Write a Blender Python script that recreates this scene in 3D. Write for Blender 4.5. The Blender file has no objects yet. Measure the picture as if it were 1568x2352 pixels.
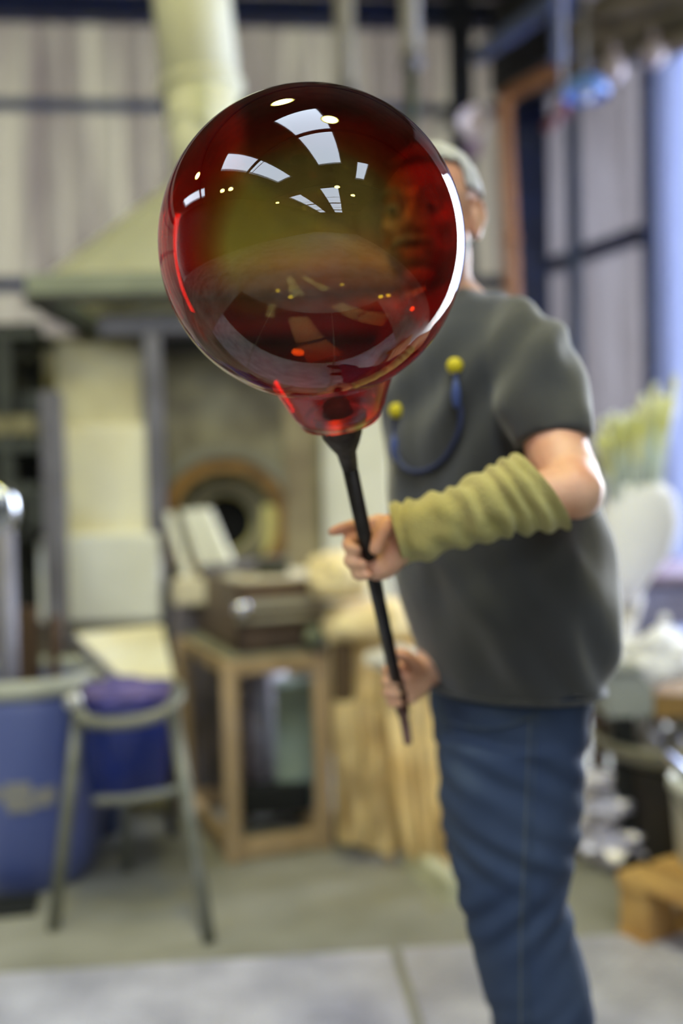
import bpy, bmesh, math, random
from mathutils import Vector, Matrix, noise
random.seed(7)
PI = math.pi
S = bpy.context.scene
COL = S.collection

# ------------------------------------------------------------------ camera
F_PX, CAM_H = 2287.0, 1.25
pitch, roll = math.radians(1.65), math.radians(1.2)
fwd = Vector((0, math.cos(pitch), -math.sin(pitch)))
up0 = Vector((0, math.sin(pitch), math.cos(pitch)))
xax = Vector((1, 0, 0))
UPV = up0 * math.cos(roll) + xax * math.sin(roll)
RGT = xax * math.cos(roll) - up0 * math.sin(roll)
CPOS = Vector((0, 0, CAM_H))
def at(px, py, d):
    """point of the place seen at photograph pixel (px, py), d metres ahead"""
    return CPOS + fwd * d + RGT * ((px - 784) / F_PX * d) + UPV * ((1176 - py) / F_PX * d)
cam = bpy.data.cameras.new('camera')
camo = bpy.data.objects.new('camera', cam); COL.objects.link(camo)
m = Matrix((RGT, UPV, -fwd)).transposed().to_4x4(); m.translation = CPOS
camo.matrix_world = m
cam.sensor_fit = 'HORIZONTAL'; cam.sensor_width = 24.0; cam.lens = 24.0 * F_PX / 1568
cam.clip_start = .05
cam.dof.use_dof = True; cam.dof.focus_distance = 1.02; cam.dof.aperture_fstop = 1.4
S.camera = camo

# ------------------------------------------------------------------ world, exposure
W = bpy.data.worlds.new('world'); S.world = W; W.use_nodes = True
bg = W.node_tree.nodes['Background']
bg.inputs[0].default_value = (.84, .90, 1.0, 1); bg.inputs[1].default_value = 19.0
S.view_settings.view_transform = 'Standard'; S.view_settings.look = 'None'
S.view_settings.gamma = 1; S.view_settings.use_curve_mapping = False
S.view_settings.exposure = 0.4
S.cycles.max_bounces = 8; S.cycles.transparent_max_bounces = 16
S.cycles.sample_clamp_indirect = 6
S.cycles.use_denoising = True
S.cycles.caustics_reflective = False; S.cycles.caustics_refractive = False

# hall axes: uu across the hall, ww along it (away)
WW = Vector((-.40, .9165, 0)).normalized(); UU = Vector((.9165, .40, 0)).normalized()
def hall(u, w, z): return UU * u + WW * w + Vector((0, 0, z))
ROOF_Z = 5.6
RW_C = Vector((1.54, 8.0, 0))                       # corner of back and right wall
RW_D = -WW                                          # along the right wall towards the viewer
SKY = [(-4.6, -3.1, -3.6, 2.0), (-.8, .7, -3.2, 1.2), (-6.4, -4.6, -22, -7.6), (-1.9, .1, -22, -7.0), (1.7, 2.5, -5.2, -2.9), (-7.9, -6.3, 3.6, 7.5)]  # last opening is an added, unseen skylight to brighten the back
def portal(loc, nrm, sx, sy, ydir):
    l = bpy.data.lights.new('daylight_portal', 'AREA'); l.shape = 'RECTANGLE'; l.size = sx; l.size_y = sy
    l.cycles.is_portal = True
    o = bpy.data.objects.new('daylight_portal', l); COL.objects.link(o)
    z = -nrm.normalized(); y = ydir.normalized(); x = y.cross(z)
    mm = Matrix((x, y, z)).transposed().to_4x4(); mm.translation = loc; o.matrix_world = mm
for (u0, u1, w0, w1) in SKY:
    portal(hall((u0 + u1) / 2, (w0 + w1) / 2, ROOF_Z - .02), Vector((0, 0, -1)), u1 - u0, w1 - w0, WW)
DOOR = (2.0, 4.15, 3.95)                             # start, end along the wall, height
portal(RW_C + RW_D * ((DOOR[0] + DOOR[1]) / 2) + Vector((0, 0, DOOR[2] / 2)), -UU, DOOR[1] - DOOR[0], DOOR[2], Vector((0, 0, 1)))

# ------------------------------------------------------------------ materials
def srgb(c): return tuple(((v / 255) / 12.92 if v / 255 <= .04045 else ((v / 255 + .055) / 1.055) ** 2.4) for v in c) + (1,)
MATS = {}
def mat(name, c, rough=.6, metal=0, c2=None, scale=6, bump=.0, bscale=60, emit=0, spec=.5, stretch=None, sheen=0, detail=5, lo=.35, hi=.65):
    if name in MATS: return MATS[name]
    M = bpy.data.materials.new(name); M.use_nodes = True; nt = M.node_tree; n = nt.nodes; L = nt.links
    b = n['Principled BSDF']; b.inputs['Roughness'].default_value = rough; b.inputs['Metallic'].default_value = metal
    b.inputs['Specular IOR Level'].default_value = spec
    if sheen: b.inputs['Sheen Weight'].default_value = sheen
    tc = n.new('ShaderNodeTexCoord'); src = tc.outputs['Object']
    if stretch:
        mp = n.new('ShaderNodeMapping'); mp.inputs['Scale'].default_value = stretch; L.new(src, mp.inputs[0]); src = mp.outputs[0]
    c1 = srgb(c); c2 = srgb(c2) if c2 else tuple(v * .8 for v in c1[:3]) + (1,)
    nz = n.new('ShaderNodeTexNoise'); nz.inputs['Scale'].default_value = scale; nz.inputs['Detail'].default_value = detail; L.new(src, nz.inputs['Vector'])
    cr = n.new('ShaderNodeValToRGB'); cr.color_ramp.elements[0].color = c1; cr.color_ramp.elements[1].color = c2
    cr.color_ramp.elements[0].position = lo; cr.color_ramp.elements[1].position = hi
    L.new(nz.outputs[0], cr.inputs[0]); L.new(cr.outputs[0], b.inputs['Base Color'])
    if bump:
        bz = n.new('ShaderNodeTexNoise'); bz.inputs['Scale'].default_value = bscale; bz.inputs['Detail'].default_value = 6; L.new(src, bz.inputs['Vector'])
        bp = n.new('ShaderNodeBump'); bp.inputs['Strength'].default_value = bump; bp.inputs['Distance'].default_value = .01
        L.new(bz.outputs[0], bp.inputs['Height']); L.new(bp.outputs[0], b.inputs['Normal'])
    if emit:
        b.inputs['Emission Color'].default_value = c1; b.inputs['Emission Strength'].default_value = emit
    MATS[name] = M
    return M

# ------------------------------------------------------------------ helpers
def parent_loc(p):
    v = Vector((0, 0, 0))
    while p is not None: v += p.location; p = p.parent
    return v
def obj(name, bm, m, parent=None, smooth=False, label=None, cat=None, group=None, kind=None, bevel=0):
    if isinstance(bm, bpy.types.Mesh): me = bm
    else:
        bmesh.ops.recalc_face_normals(bm, faces=bm.faces)
        me = bpy.data.meshes.new(name); bm.to_mesh(me); bm.free()
    if parent is not None: off = parent_loc(parent); loc = Vector((0, 0, 0))
    else:
        xs = [v.co for v in me.vertices]
        off = Vector(((min(v.x for v in xs) + max(v.x for v in xs)) / 2, (min(v.y for v in xs) + max(v.y for v in xs)) / 2, min(v.z for v in xs)))
        loc = off
    me.transform(Matrix.Translation(-off))
    if smooth: me.polygons.foreach_set('use_smooth', [True] * len(me.polygons))
    me.materials.append(m)
    o = bpy.data.objects.new(name, me); COL.objects.link(o); o.location = loc; o.parent = parent
    if bevel:
        bv = o.modifiers.new('bevel', 'BEVEL'); bv.width = bevel; bv.segments = 2; bv.limit_method = 'ANGLE'
    tag(o, label, cat, group, kind)
    return o
def tag(o, label=None, cat=None, group=None, kind=None):
    if label: o['label'] = label
    if cat: o['category'] = cat
    if group: o['group'] = group
    if kind: o['kind'] = kind
    return o
def thing(name, label, cat, loc, group=None):
    o = bpy.data.objects.new(name, None); COL.objects.link(o); o.location = loc; o.empty_display_size = .1
    return tag(o, label, cat, group)
def struct(name, bm, m, **k): return obj(name, bm, m, kind='structure', **k)
def dup(root, loc, label=None):
    r = root.copy(); COL.objects.link(r); r.location = loc
    if label: r['label'] = label
    for ch in list(root.children):
        c = ch.copy(); COL.objects.link(c); c.parent = r
        for g in ch.children:
            d = g.copy(); COL.objects.link(d); d.parent = c
    return r
def NB(): return bmesh.new()
def hexa(bm, P):
    """8 corners: 4 bottom loop, 4 top loop"""
    v = [bm.verts.new(p) for p in P]
    for f in ((3, 2, 1, 0), (4, 5, 6, 7), (0, 1, 5, 4), (1, 2, 6, 5), (2, 3, 7, 6), (3, 0, 4, 7)): bm.faces.new([v[i] for i in f])
def box(bm, c, s, rz=0, M=None):
    c = Vector(c); R = M if M is not None else Matrix.Rotation(rz, 3, 'Z')
    x, y, z = s[0] / 2, s[1] / 2, s[2] / 2
    hexa(bm, [c + R @ Vector(p) for p in ((-x, -y, -z), (x, -y, -z), (x, y, -z), (-x, y, -z), (-x, -y, z), (x, -y, z), (x, y, z), (-x, y, z))])
    return bm
def pbox(bm, x0, x1, y0, y1, d, th, rz=0):
    """box whose front face fills a pixel rectangle at depth d"""
    c = at((x0 + x1) / 2, (y0 + y1) / 2, d); k = d / F_PX
    return box(bm, c + Vector((0, th / 2, 0)), ((x1 - x0) * k, th, (y1 - y0) * k), rz)
def bar(bm, a, b, w, h=None):
    """square bar from a to b"""
    a, b = Vector(a), Vector(b); h = h or w; z = (b - a).normalized()
    r = Vector((0, 1, 0)) if abs(z.y) < .9 else Vector((1, 0, 0))
    x = r.cross(z).normalized(); y = z.cross(x)
    P = []
    for e in (a, b):
        P += [e - x * w / 2 - y * h / 2, e + x * w / 2 - y * h / 2, e + x * w / 2 + y * h / 2, e - x * w / 2 + y * h / 2]
    hexa(bm, P); return bm
def catmull(P, n=6):
    if len(P) < 3: return [tuple(p) for p in P]
    out = []
    for i in range(len(P) - 1):
        p0, p1, p2, p3 = P[max(i - 1, 0)], P[i], P[i + 1], P[min(i + 2, len(P) - 1)]
        for k in range(n):
            t = k / n
            out.append(tuple(.5 * (2 * b + (c - a) * t + (2 * a - 5 * b + 4 * c - d) * t * t + (-a + 3 * b - 3 * c + d) * t ** 3) for a, b, c, d in zip(p0, p1, p2, p3)))
    out.append(tuple(P[-1])); return out
def tube(bm, pts, seg=12, n=5, cap='round', ref=None, squash=1.0, closed_ends=True):
    """pts: (Vector, radius); smooth tube with rounded or flat ends"""
    Q = catmull([(p[0].x, p[0].y, p[0].z, p[1]) for p in pts], n) if n > 1 else [(p[0].x, p[0].y, p[0].z, p[1]) for p in pts]
    C = [Vector(q[:3]) for q in Q]; R = [max(q[3], 1e-4) for q in Q]
    if cap == 'round':
        d0 = (C[0] - C[1]).normalized(); d1 = (C[-1] - C[-2]).normalized(); a, b = C[0], C[-1]; ra, rb = R[0], R[-1]
        C = [a + d0 * ra * math.sin(t) for t in (1.5, 1.15, .75, .35)] + C + [b + d1 * rb * math.sin(t) for t in (.35, .75, 1.15, 1.5)]
        R = [ra * math.cos(t) for t in (1.5, 1.15, .75, .35)] + R + [rb * math.cos(t) for t in (.35, .75, 1.15, 1.5)]
    rings = []; x = None
    for i, c in enumerate(C):
        z = (C[min(i + 1, len(C) - 1)] - C[max(i - 1, 0)]).normalized()
        if x is None:
            r = ref or (Vector((0, 1, 0)) if abs(z.y) < .8 else Vector((1, 0, 0)))
            x = (r - z * r.dot(z)).normalized()
        else: x = (x - z * x.dot(z)).normalized()
        y = z.cross(x)
        rings.append([bm.verts.new(c + x * math.cos(2 * PI * k / seg) * R[i] + y * math.sin(2 * PI * k / seg) * R[i] * squash) for k in range(seg)])
    for a, b in zip(rings, rings[1:]):
        for k in range(seg): bm.faces.new((a[k], a[(k + 1) % seg], b[(k + 1) % seg], b[k]))
    if closed_ends: bm.faces.new(rings[0][::-1]); bm.faces.new(rings[-1])
    return bm
def cyl(bm, a, b, r, r2=None, seg=24): return tube(bm, [(Vector(a), r), (Vector(b), r if r2 is None else r2)], seg, 1, 'flat')
def ell(bm, c, r, R=None, seg=20):
    g = bmesh.ops.create_uvsphere(bm, u_segments=seg, v_segments=seg // 2 + 2, radius=1)['verts']
    R = R or Matrix.Identity(3); c = Vector(c); r = r if hasattr(r, '__len__') else (r, r, r)
    for v in g: v.co = c + R @ Vector((v.co.x * r[0], v.co.y * r[1], v.co.z * r[2]))
    return bm
def lathe(bm, base, prof, seg=36, axis=None, close=False):
    """prof: (radius, height) along axis from base"""
    ax = (axis or Vector((0, 0, 1))).normalized(); r = Vector((1, 0, 0)) if abs(ax.x) < .8 else Vector((0, 1, 0))
    x = (r - ax * r.dot(ax)).normalized(); y = ax.cross(x); base = Vector(base)
    rings = [[bm.verts.new(base + ax * h + (x * math.cos(2 * PI * k / seg) + y * math.sin(2 * PI * k / seg)) * max(q, 1e-4)) for k in range(seg)] for q, h in prof]
    pr = list(zip(rings, rings[1:])) + ([(rings[-1], rings[0])] if close else [])
    for a, b in pr:
        for k in range(seg): bm.faces.new((a[k], a[(k + 1) % seg], b[(k + 1) % seg], b[k]))
    return bm
def loft(bm, rings):
    V = [[bm.verts.new(p) for p in r] for r in rings]; n = len(V[0])
    for a, b in zip(V, V[1:]):
        for k in range(n): bm.faces.new((a[k], a[(k + 1) % n], b[(k + 1) % n], b[k]))
    bm.faces.new(V[0][::-1]); bm.faces.new(V[-1]); return bm
def remesh(bm, voxel, smooth=4, fn=None, post=2):
    me = bpy.data.meshes.new('t'); bmesh.ops.recalc_face_normals(bm, faces=bm.faces); bm.to_mesh(me); bm.free()
    o = bpy.data.objects.new('t', me); COL.objects.link(o)
    r = o.modifiers.new('r', 'REMESH'); r.mode = 'VOXEL'; r.voxel_size = voxel
    s = o.modifiers.new('s', 'SMOOTH'); s.iterations = smooth; s.factor = .6
    dg = bpy.context.evaluated_depsgraph_get(); dg.update()
    out = bpy.data.meshes.new_from_object(o.evaluated_get(dg)); bpy.data.objects.remove(o); out.materials.clear()
    if fn:
        nn = [v.normal.copy() for v in out.vertices]
        for v, q in zip(out.vertices, nn): v.co = v.co + q * fn(v.co, q)
    return out
def corrugated(a, b, z0, z1, pitch, depth, nrm):
    """profiled sheet from a to b (plan points), trapezoid ribs along nrm"""
    bm = NB(); a, b = Vector(a), Vector(b); L = (b - a).length; t = (b - a).normalized(); n = int(L / pitch)
    prof = []
    for i in range(n):
        s = i * pitch
        for q, e in ((0, 0), (.42, 0), (.52, 1), (.88, 1), (.98, 0)): prof.append((s + q * pitch, e))
    prof.append((L, 0))
    prev = None
    for s, e in prof:
        p = a + t * s + nrm * depth * e
        cur = (bm.verts.new((p.x, p.y, z0)), bm.verts.new((p.x, p.y, z1)))
        if prev: bm.faces.new((prev[0], cur[0], cur[1], prev[1]))
        prev = cur
    bmesh.ops.solidify(bm, geom=bm.faces[:], thickness=.002)
    return bm

# ------------------------------------------------------------------ setting
concrete = mat('concrete', (158, 157, 148), .55, c2=(112, 111, 98), scale=1.6, bump=.25, bscale=14, detail=9)
steelplate = mat('steel_floor_plate', (196, 196, 210), .42, .2, c2=(160, 160, 174), scale=5, bump=.1, bscale=40)
sheetm = mat('cream_cladding', (150, 146, 134), .5, c2=(118, 111, 108), scale=2.2, stretch=(1.6, 1, .25))  # upright colour streaks stand in for shading between the ribs
sheetr = mat('grey_cladding', (140, 137, 140), .5, c2=(120, 115, 116), scale=1.5, stretch=(1, 1, .3))
navy = mat('navy_paint', (28, 44, 92), .45, c2=(22, 34, 74), scale=4)
navyd = mat('dark_navy_paint', (18, 26, 50), .5)
blueg = mat('blue_grey_paint', (92, 104, 140), .5, c2=(80, 90, 122))
roofm = mat('roof_lining', (86, 76, 62), .8, c2=(70, 62, 50), scale=2)
wallm = mat('far_wall', (70, 66, 58), .8, c2=(50, 46, 42), scale=1)
glassm = bpy.data.materials.new('skylight_pane'); glassm.use_nodes = True
_n = glassm.node_tree.nodes; _l = glassm.node_tree.links; _n.remove(_n['Principled BSDF'])
_t = _n.new('ShaderNodeBsdfTransparent'); _t.inputs[0].default_value = (.60, .62, .64, 1); _l.new(_t.outputs[0], _n['Material Output'].inputs[0])

bm = NB(); box(bm, hall(-1.8, -7, -.1), (22, 40, .2), math.atan2(UU.y, UU.x)); struct('floor', bm, concrete)
# tread plates let into the floor near the viewer: each plate with raised lozenges
def tread(name, c, sx, sy, rz, m=None):
    m = m or steelplate
    R = Matrix.Rotation(rz, 3, 'Z'); c = Vector(c); bm = NB(); box(bm, c, (sx, sy, .006), rz)
    f = struct(name, bm, m, bevel=.001)
    tv, tf = [], []; i = 0; st = .034
    for a in range(int(sx / st)):
        for b in range(int(sy / st)):
            x, y = -sx / 2 + st * (a + .5), -sy / 2 + st * (b + .5); q = PI / 4 if (a + b) % 2 else -PI / 4
            k = len(tv); cs, sn = math.cos(q), math.sin(q)
            for (u, v) in ((-.014, 0), (0, -.0035), (.014, 0), (0, .0035)): tv.append(c + R @ Vector((x + u * cs - v * sn, y + u * sn + v * cs, .0028)))
            tv.append(c + R @ Vector((x, y, .0065)))
            tf += [(k, k + 1, k + 4), (k + 1, k + 2, k + 4), (k + 2, k + 3, k + 4), (k + 3, k, k + 4)]
    me = bpy.data.meshes.new('tread_lozenges'); me.from_pydata(tv, [], tf)
    o = obj('tread_lozenges', me, m, f); o['kind'] = 'stuff'
pz = .004
for i, (x, y) in enumerate(((-1.66, 1.86), (-.44, 1.97), (.78, 2.08), (-1.54, .64), (-.32, .75), (.90, .86))):
    tread('floor_plate', (x, y, pz), 1.2, 1.2, math.radians(5), steelplate if i < 3 else mat('dark_floor_plate', (58, 54, 54), .5, .3))  # unseen rear row coloured dark to dim the reflection in the globe

BW_A = Vector((-12.0, 6.65, 0)); BW_B = Vector((1.54, 8.0, 0)); bwn = Vector((.1, -.995, 0)).normalized()
struct('wall_back', corrugated(BW_A, BW_B, 0, ROOF_Z, .212, .035, bwn), sheetm)
struct('wall_right', corrugated(RW_C, RW_C + RW_D * 1.45, 0, ROOF_Z, .25, .035, -UU), sheetr)
bm = corrugated(RW_C + RW_D * 1.45, RW_C + RW_D * 4.3, DOOR[2], ROOF_Z, .25, .035, -UU); struct('wall_right_upper', bm, sheetr)
struct('wall_right_near', corrugated(RW_C + RW_D * 4.2, RW_C + RW_D * 34, 0, ROOF_Z, .25, .035, -UU), wallm)
bm = NB(); box(bm, hall(-9.4, -6, ROOF_Z / 2), (.2, 40, ROOF_Z), math.atan2(UU.y, UU.x)); struct('wall_left', bm, wallm)
bm = NB(); box(bm, hall(-2.4, -25, ROOF_Z / 2), (15, .2, ROOF_Z), math.atan2(UU.y, UU.x)); struct('wall_front', bm, wallm)
# ceiling: slab cells around the skylight openings
us = sorted({-11., 7.} | {v for s in SKY for v in s[:2]}); ws = sorted({-27., 15.} | {v for s in SKY for v in s[2:]})
bm = NB()
for a, b in zip(us, us[1:]):
    for c, d in zip(ws, ws[1:]):
        mu, mw = (a + b) / 2, (c + d) / 2
        if any(s[0] < mu < s[1] and s[2] < mw < s[3] for s in SKY): continue
        if mu < 5 and mw < 13 or True:
            P = [hall(a, c, ROOF_Z), hall(b, c, ROOF_Z), hall(b, d, ROOF_Z), hall(a, d, ROOF_Z)]
            hexa(bm, P + [p + Vector((0, 0, .12)) for p in P])
struct('ceiling', bm, roofm)
for i, (a, b, c, d) in enumerate(SKY):
    n = max(1, round((d - c) / 3.2)); bm = NB()
    P = [hall(a, c, ROOF_Z + .06), hall(b, c, ROOF_Z + .06), hall(b, d, ROOF_Z + .06), hall(a, d, ROOF_Z + .06)]
    hexa(bm, P + [p + Vector((0, 0, .006)) for p in P]); wn = struct('window_%d' % (i + 1), bm, glassm)
    bm = NB()
    for k in range(n + 1): bar(bm, hall(a, c + (d - c) * k / n, ROOF_Z), hall(b, c + (d - c) * k / n, ROOF_Z), .04)
    bar(bm, hall(a, c, ROOF_Z), hall(a, d, ROOF_Z), .07); bar(bm, hall(b, c, ROOF_Z), hall(b, d, ROOF_Z), .07)
    obj('window_frame', bm, mat('white_frame', (200, 200, 200)), wn)
# roof beams
for i, w in enumerate((-18, -12.5, -6.1, -.4, 4.2)):
    bm = NB(); bar(bm, hall(-9.3, w, ROOF_Z - .1), hall(4.55, w, ROOF_Z - .1), .12, .2) if True else 0
    struct('trim_%d' % (i + 20), bm, navyd)
# beams and girts on the back wall
def bw(x, z, off=.1):
    t = (x - BW_A.x) / (BW_B.x - BW_A.x); p = BW_A.lerp(BW_B, t) + bwn * off; return Vector((p.x, p.y, z))
bm = NB(); bar(bm, bw(-11, 4.80, .14), bw(1.45, 4.84, .14), .17, .16); struct('trim_1', bm, navy)
bm = NB(); bar(bm, bw(-11, 4.99, .2), bw(1.45, 5.02, .2), .09, .12); struct('trim_2', bm, navyd)
bm = NB(); bar(bm, bw(-11, 4.11, .08), bw(1.45, 4.14, .08), .075, .06); struct('trim_3', bm, blueg)
bm = NB(); bar(bm, bw(-11, 2.77, .08), bw(1.45, 2.8, .08), .10, .08); struct('trim_4', bm, navy)
bm = NB(); bar(bm, RW_C + RW_D * .1 - UU * .09 + Vector((0, 0, 2.86)), RW_C + RW_D * 1.42 - UU * .09 + Vector((0, 0, 2.86)), .10, .09); struct('trim_5', bm, navy)
bm = NB(); bar(bm, RW_C + RW_D * .1 - UU * .09 + Vector((0, 0, 1.35)), RW_C + RW_D * 1.42 - UU * .09 + Vector((0, 0, 1.35)), .10, .09); struct('trim_6', bm, navy)
def post(name, px, d, w, dp, m, z1=ROOF_Z - .02):
    p = at(px, 600, d); bm = NB(); hw = w / 2
    box(bm, (p.x, p.y, z1 / 2), (w, .012, z1)); box(bm, (p.x, p.y + dp, z1 / 2), (w, .012, z1)); box(bm, (p.x, p.y + dp / 2, z1 / 2), (.012, dp, z1))
    return struct(name, bm, m)
post('column_corner', 1224, 7.45, .25, .2, navy)
post('column_back', 1068, 7.5, .17, .15, navyd)
post('column_wall', 1322, 7.15, .09, .08, blueg)
bm = NB(); bar(bm, RW_C + RW_D * 1.5 - UU * .06, RW_C + RW_D * 1.5 - UU * .06 + Vector((0, 0, ROOF_Z - .02)), .12, .12)
struct('door_1', bm, navy, bevel=.01)
struct('wall_right_jamb', corrugated(RW_C + RW_D * 1.45, RW_C + RW_D * 2.0, 0, ROOF_Z, .25, .035, -UU), sheetr)
# translucent plastic strips hanging in the doorway
pvc = bpy.data.materials.new('pvc_strip'); pvc.use_nodes = True; _n = pvc.node_tree.nodes; _l = pvc.node_tree.links; _n.remove(_n['Principled BSDF'])
_a = _n.new('ShaderNodeBsdfTranslucent'); _a.inputs[0].default_value = (.66, .72, .92, 1); _b = _n.new('ShaderNodeBsdfGlossy'); _b.inputs[1].default_value = .2
_m = _n.new('ShaderNodeMixShader'); _m.inputs[0].default_value = .06; _l.new(_a.outputs[0], _m.inputs[1]); _l.new(_b.outputs[0], _m.inputs[2]); _l.new(_m.outputs[0], _n['Material Output'].inputs[0])
q = RW_C + RW_D * 2.0 - UU * .1
sc_ = thing('strip_curtain', 'pale blue translucent plastic strip curtain at the edge of the bright doorway', 'curtain', (q.x, q.y, 0))
for k in range(7):
    a = RW_C + RW_D * (1.62 + k * .15) - UU * (.13 + .012 * (k % 2)); bm = NB()
    rr = [[a + RW_D * (.17 * i / 6) - UU * (.008 * math.sin(PI * i / 6) + .004 * j) + Vector((0, 0, z)) for i in range(7)] + [a + RW_D * (.17 * i / 6) - UU * (.008 * math.sin(PI * i / 6) + .004 * j + .003) + Vector((0, 0, z)) for i in range(6, -1, -1)] for j, z in enumerate((.02, 1.3, 2.6, 3.85))]
    loft(bm, rr); obj('strip', bm, pvc, sc_)
bm = NB(); bar(bm, RW_C + RW_D * 1.6 - UU * .13 + Vector((0, 0, 3.89)), RW_C + RW_D * 4.1 - UU * .13 + Vector((0, 0, 3.89)), .05, .08); obj('top_rail', bm, navy, sc_)
# yard outside the door
bm = NB(); box(bm, hall(14, 0, -.12), (18, 40, .2), math.atan2(UU.y, UU.x)); struct('ground_outside', bm, mat('yard_concrete', (150, 148, 150), .8))

# ------------------------------------------------------------------ overhead objects
greyp = mat('galvanised_steel', (150, 146, 146), .45, .4, c2=(128, 124, 126))
for px, r, b, lb in ((795, .055, 225, 'pale vertical pipe hanging right above the glass globe'),
                  (944, .055, 150, 'pale vertical pipe with a dark green cable hanging below it')):
    t = thing('hanging_pipe', lb, 'pipe', at(px, b, 5.6))
    e = 1176 - (ROOF_Z - .3 - CAM_H) * F_PX / 5.6
    bm = NB(); top = at(px, b, 5.6); cyl(bm, top, (top.x, top.y, ROOF_Z - .01), r, seg=20)
    obj('pipe', bm, mat('cream_pipe_paint', (176, 170, 160), .5), t, True)
    bm = NB(); cyl(bm, top + Vector((0, 0, -.01)), top + Vector((0, 0, .05)), r * 1.25, seg=20); obj('collar', bm, greyp, t, True)
a = at(944, 158, 5.6); bm = NB(); tube(bm, [(a, .03), (at(946, 230, 5.6), .036), (at(944, 290, 5.62), .03), (at(950, 420, 5.65), .018), (at(948, 700, 5.7), .018)], 10)
obj('cable', bm, mat('olive_cable', (58, 66, 40), .6), None, True, 'dark green cable dangling from the shorter pale pipe', 'cable')
# orange pipe bend
bm = NB(); cp = mat('ochre_pipe_paint', (158, 106, 62), .5, c2=(138, 94, 60))
P = [at(1185, 1180, 6.6), at(1176, 680, 6.6), at(1166, 450, 6.6), at(1157, 250, 6.6), at(1164, 226, 6.6), at(1185, 208, 6.55), at(1240, 180, 6.3), at(1300, 150, 6.05)]
tube(bm, [(p, .052) for p in P], 14, 4, 'flat')
t = thing('elbow_pipe', 'ochre painted pipe running up the corner and bending right', 'pipe', (P[0].x, P[0].y, 0))
obj('pipe', bm, cp, t, True)
bm = NB(); cyl(bm, (P[0].x, P[0].y, 0), P[0], .052); obj('lower_pipe', bm, cp, t, True)
bm = NB(); q = at(1171, 560, 6.6); cyl(bm, q, q + Vector((0, 0, .06)), .06); obj('coupling', bm, cp, t, True)
# dark box duct above the corner
t = thing('box_duct', 'near-black boxed duct with blue-grey edges under the roof in the corner', 'duct', at(1200, 200, 6.9))
bm = NB(); A = [at(1125, 215, 7.0), at(1268, 130, 6.4), at(1268, -60, 6.4), at(1125, 10, 7.0)]
hexa(bm, [A[0], A[1], A[1] + Vector((.3, .35, 0)), A[0] + Vector((.3, .35, 0)), A[3], A[2], A[2] + Vector((.3, .35, 0)), A[3] + Vector((.3, .35, 0))])
obj('casing', bm, mat('near_black_paint', (22, 24, 34), .5), t)
bm = NB(); bar(bm, at(1095, 132, 6.7), at(1300, -15, 5.9), .09); obj('upper_rail', bm, blueg, t)
bm = NB(); bar(bm, at(1290, 150, 6.05), at(1290, -60, 6.05), .11); obj('hanger', bm, blueg, t)
# cross pipework at upper right
t = thing('overhead_pipework', 'grey overhead pipes crossing the upper corner above the blue lamp', 'pipework', at(1440, 130, 5.2))
for k, (a, b, r) in enumerate(((at(1330, 110, 5.4), at(1640, 20, 4.9), .055), (at(1320, 160, 5.4), at(1640, 75, 4.9), .06), (at(1390, 30, 5.3), at(1640, -30, 4.9), .10), (at(1330, 68, 5.4), at(1640, 45, 5.1), .07))):
    bm = NB(); tube(bm, [(a, r), (a.lerp(b, .5), r), (b, r)], 12, 2); obj('pipe', bm, mat('dusty_pipe', (104, 94, 90), .55, c2=(72, 66, 62)), t, True)
for (x, y) in ((1408, 158), (1500, 125)):
    bm = NB(); ell(bm, at(x, y, 5.0), (.06, .06, .07)); cyl(bm, at(x, y, 5.0), at(x, y - 60, 5.0), .02, seg=10); obj('junction', bm, mat('pink_grey', (146, 134, 144), .5), t, True)
t = thing('bell_lamp', 'light blue bell lamp hanging below the grey pipes', 'lamp', at(1345, 215, 5.2))
bm = NB(); b0 = at(1345, 222, 5.2); lathe(bm, b0, [(.115, 0), (.12, .01), (.105, .05), (.075, .09), (.03, .11), (.001, .115)], 28); obj('lamp_shade', bm, mat('sky_blue_enamel', (104, 146, 222), .35), t, True)
bm = NB(); cyl(bm, b0 + Vector((0, 0, .11)), Vector((b0.x, b0.y, ROOF_Z)), .012, seg=10); obj('stem', bm, greyp, t, True)
bm = NB(); ell(bm, b0 + Vector((0, 0, .02)), .045); obj('bulb', bm, mat('lamp_glass', (210, 215, 230), .2), t, True)
t = thing('red_valve', 'small dull red valve below and left of the blue bell lamp', 'valve', at(1292, 260, 5.6))
bm = NB(); q = at(1292, 250, 5.6); cyl(bm, q - Vector((.0, 0, .05)), q + Vector((0, 0, .05)), .032, seg=14); obj('body', bm, mat('dull_red', (110, 60, 62), .5), t, True)
bm = NB(); cyl(bm, at(1252, 300, 5.65), at(1292, 250, 5.62), .03, seg=12); obj('spout', bm, mat('dull_red', (110, 60, 62)), t, True)
bm = NB(); cyl(bm, q + Vector((0, 0, .05)), Vector((q.x, q.y, ROOF_Z)), .012, seg=10); obj('drop_pipe', bm, greyp, t, True)
# spotlight on a bracket
t = thing('wall_spotlight', 'pinkish white round spotlight on a bracket against the dark column', 'lamp', at(1085, 300, 6.2))
bm = NB(); q = at(1085, 285, 6.2); lathe(bm, q + Vector((0, .06, 0)), [(.001, .0), (.06, .0), (.09, -.06), (.1, -.14), (.092, -.14), (.07, -.1), (.001, -.09)], 26, Vector((0, 1, .1))); obj('lamp_head', bm, mat('pinkish_white', (190, 176, 176), .4), t, True)
bm = NB(); tube(bm, [(at(1000, 300, 6.3), .022), (at(1030, 275, 6.3), .022), (at(1070, 285, 6.25), .022)], 10); obj('bracket', bm, greyp, t, True)
bm = NB(); pbox(bm, 1070, 1105, 322, 352, 6.2, .08); obj('ballast_box', bm, mat('mauve_box', (120, 96, 108), .5), t, bevel=.005)

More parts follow.
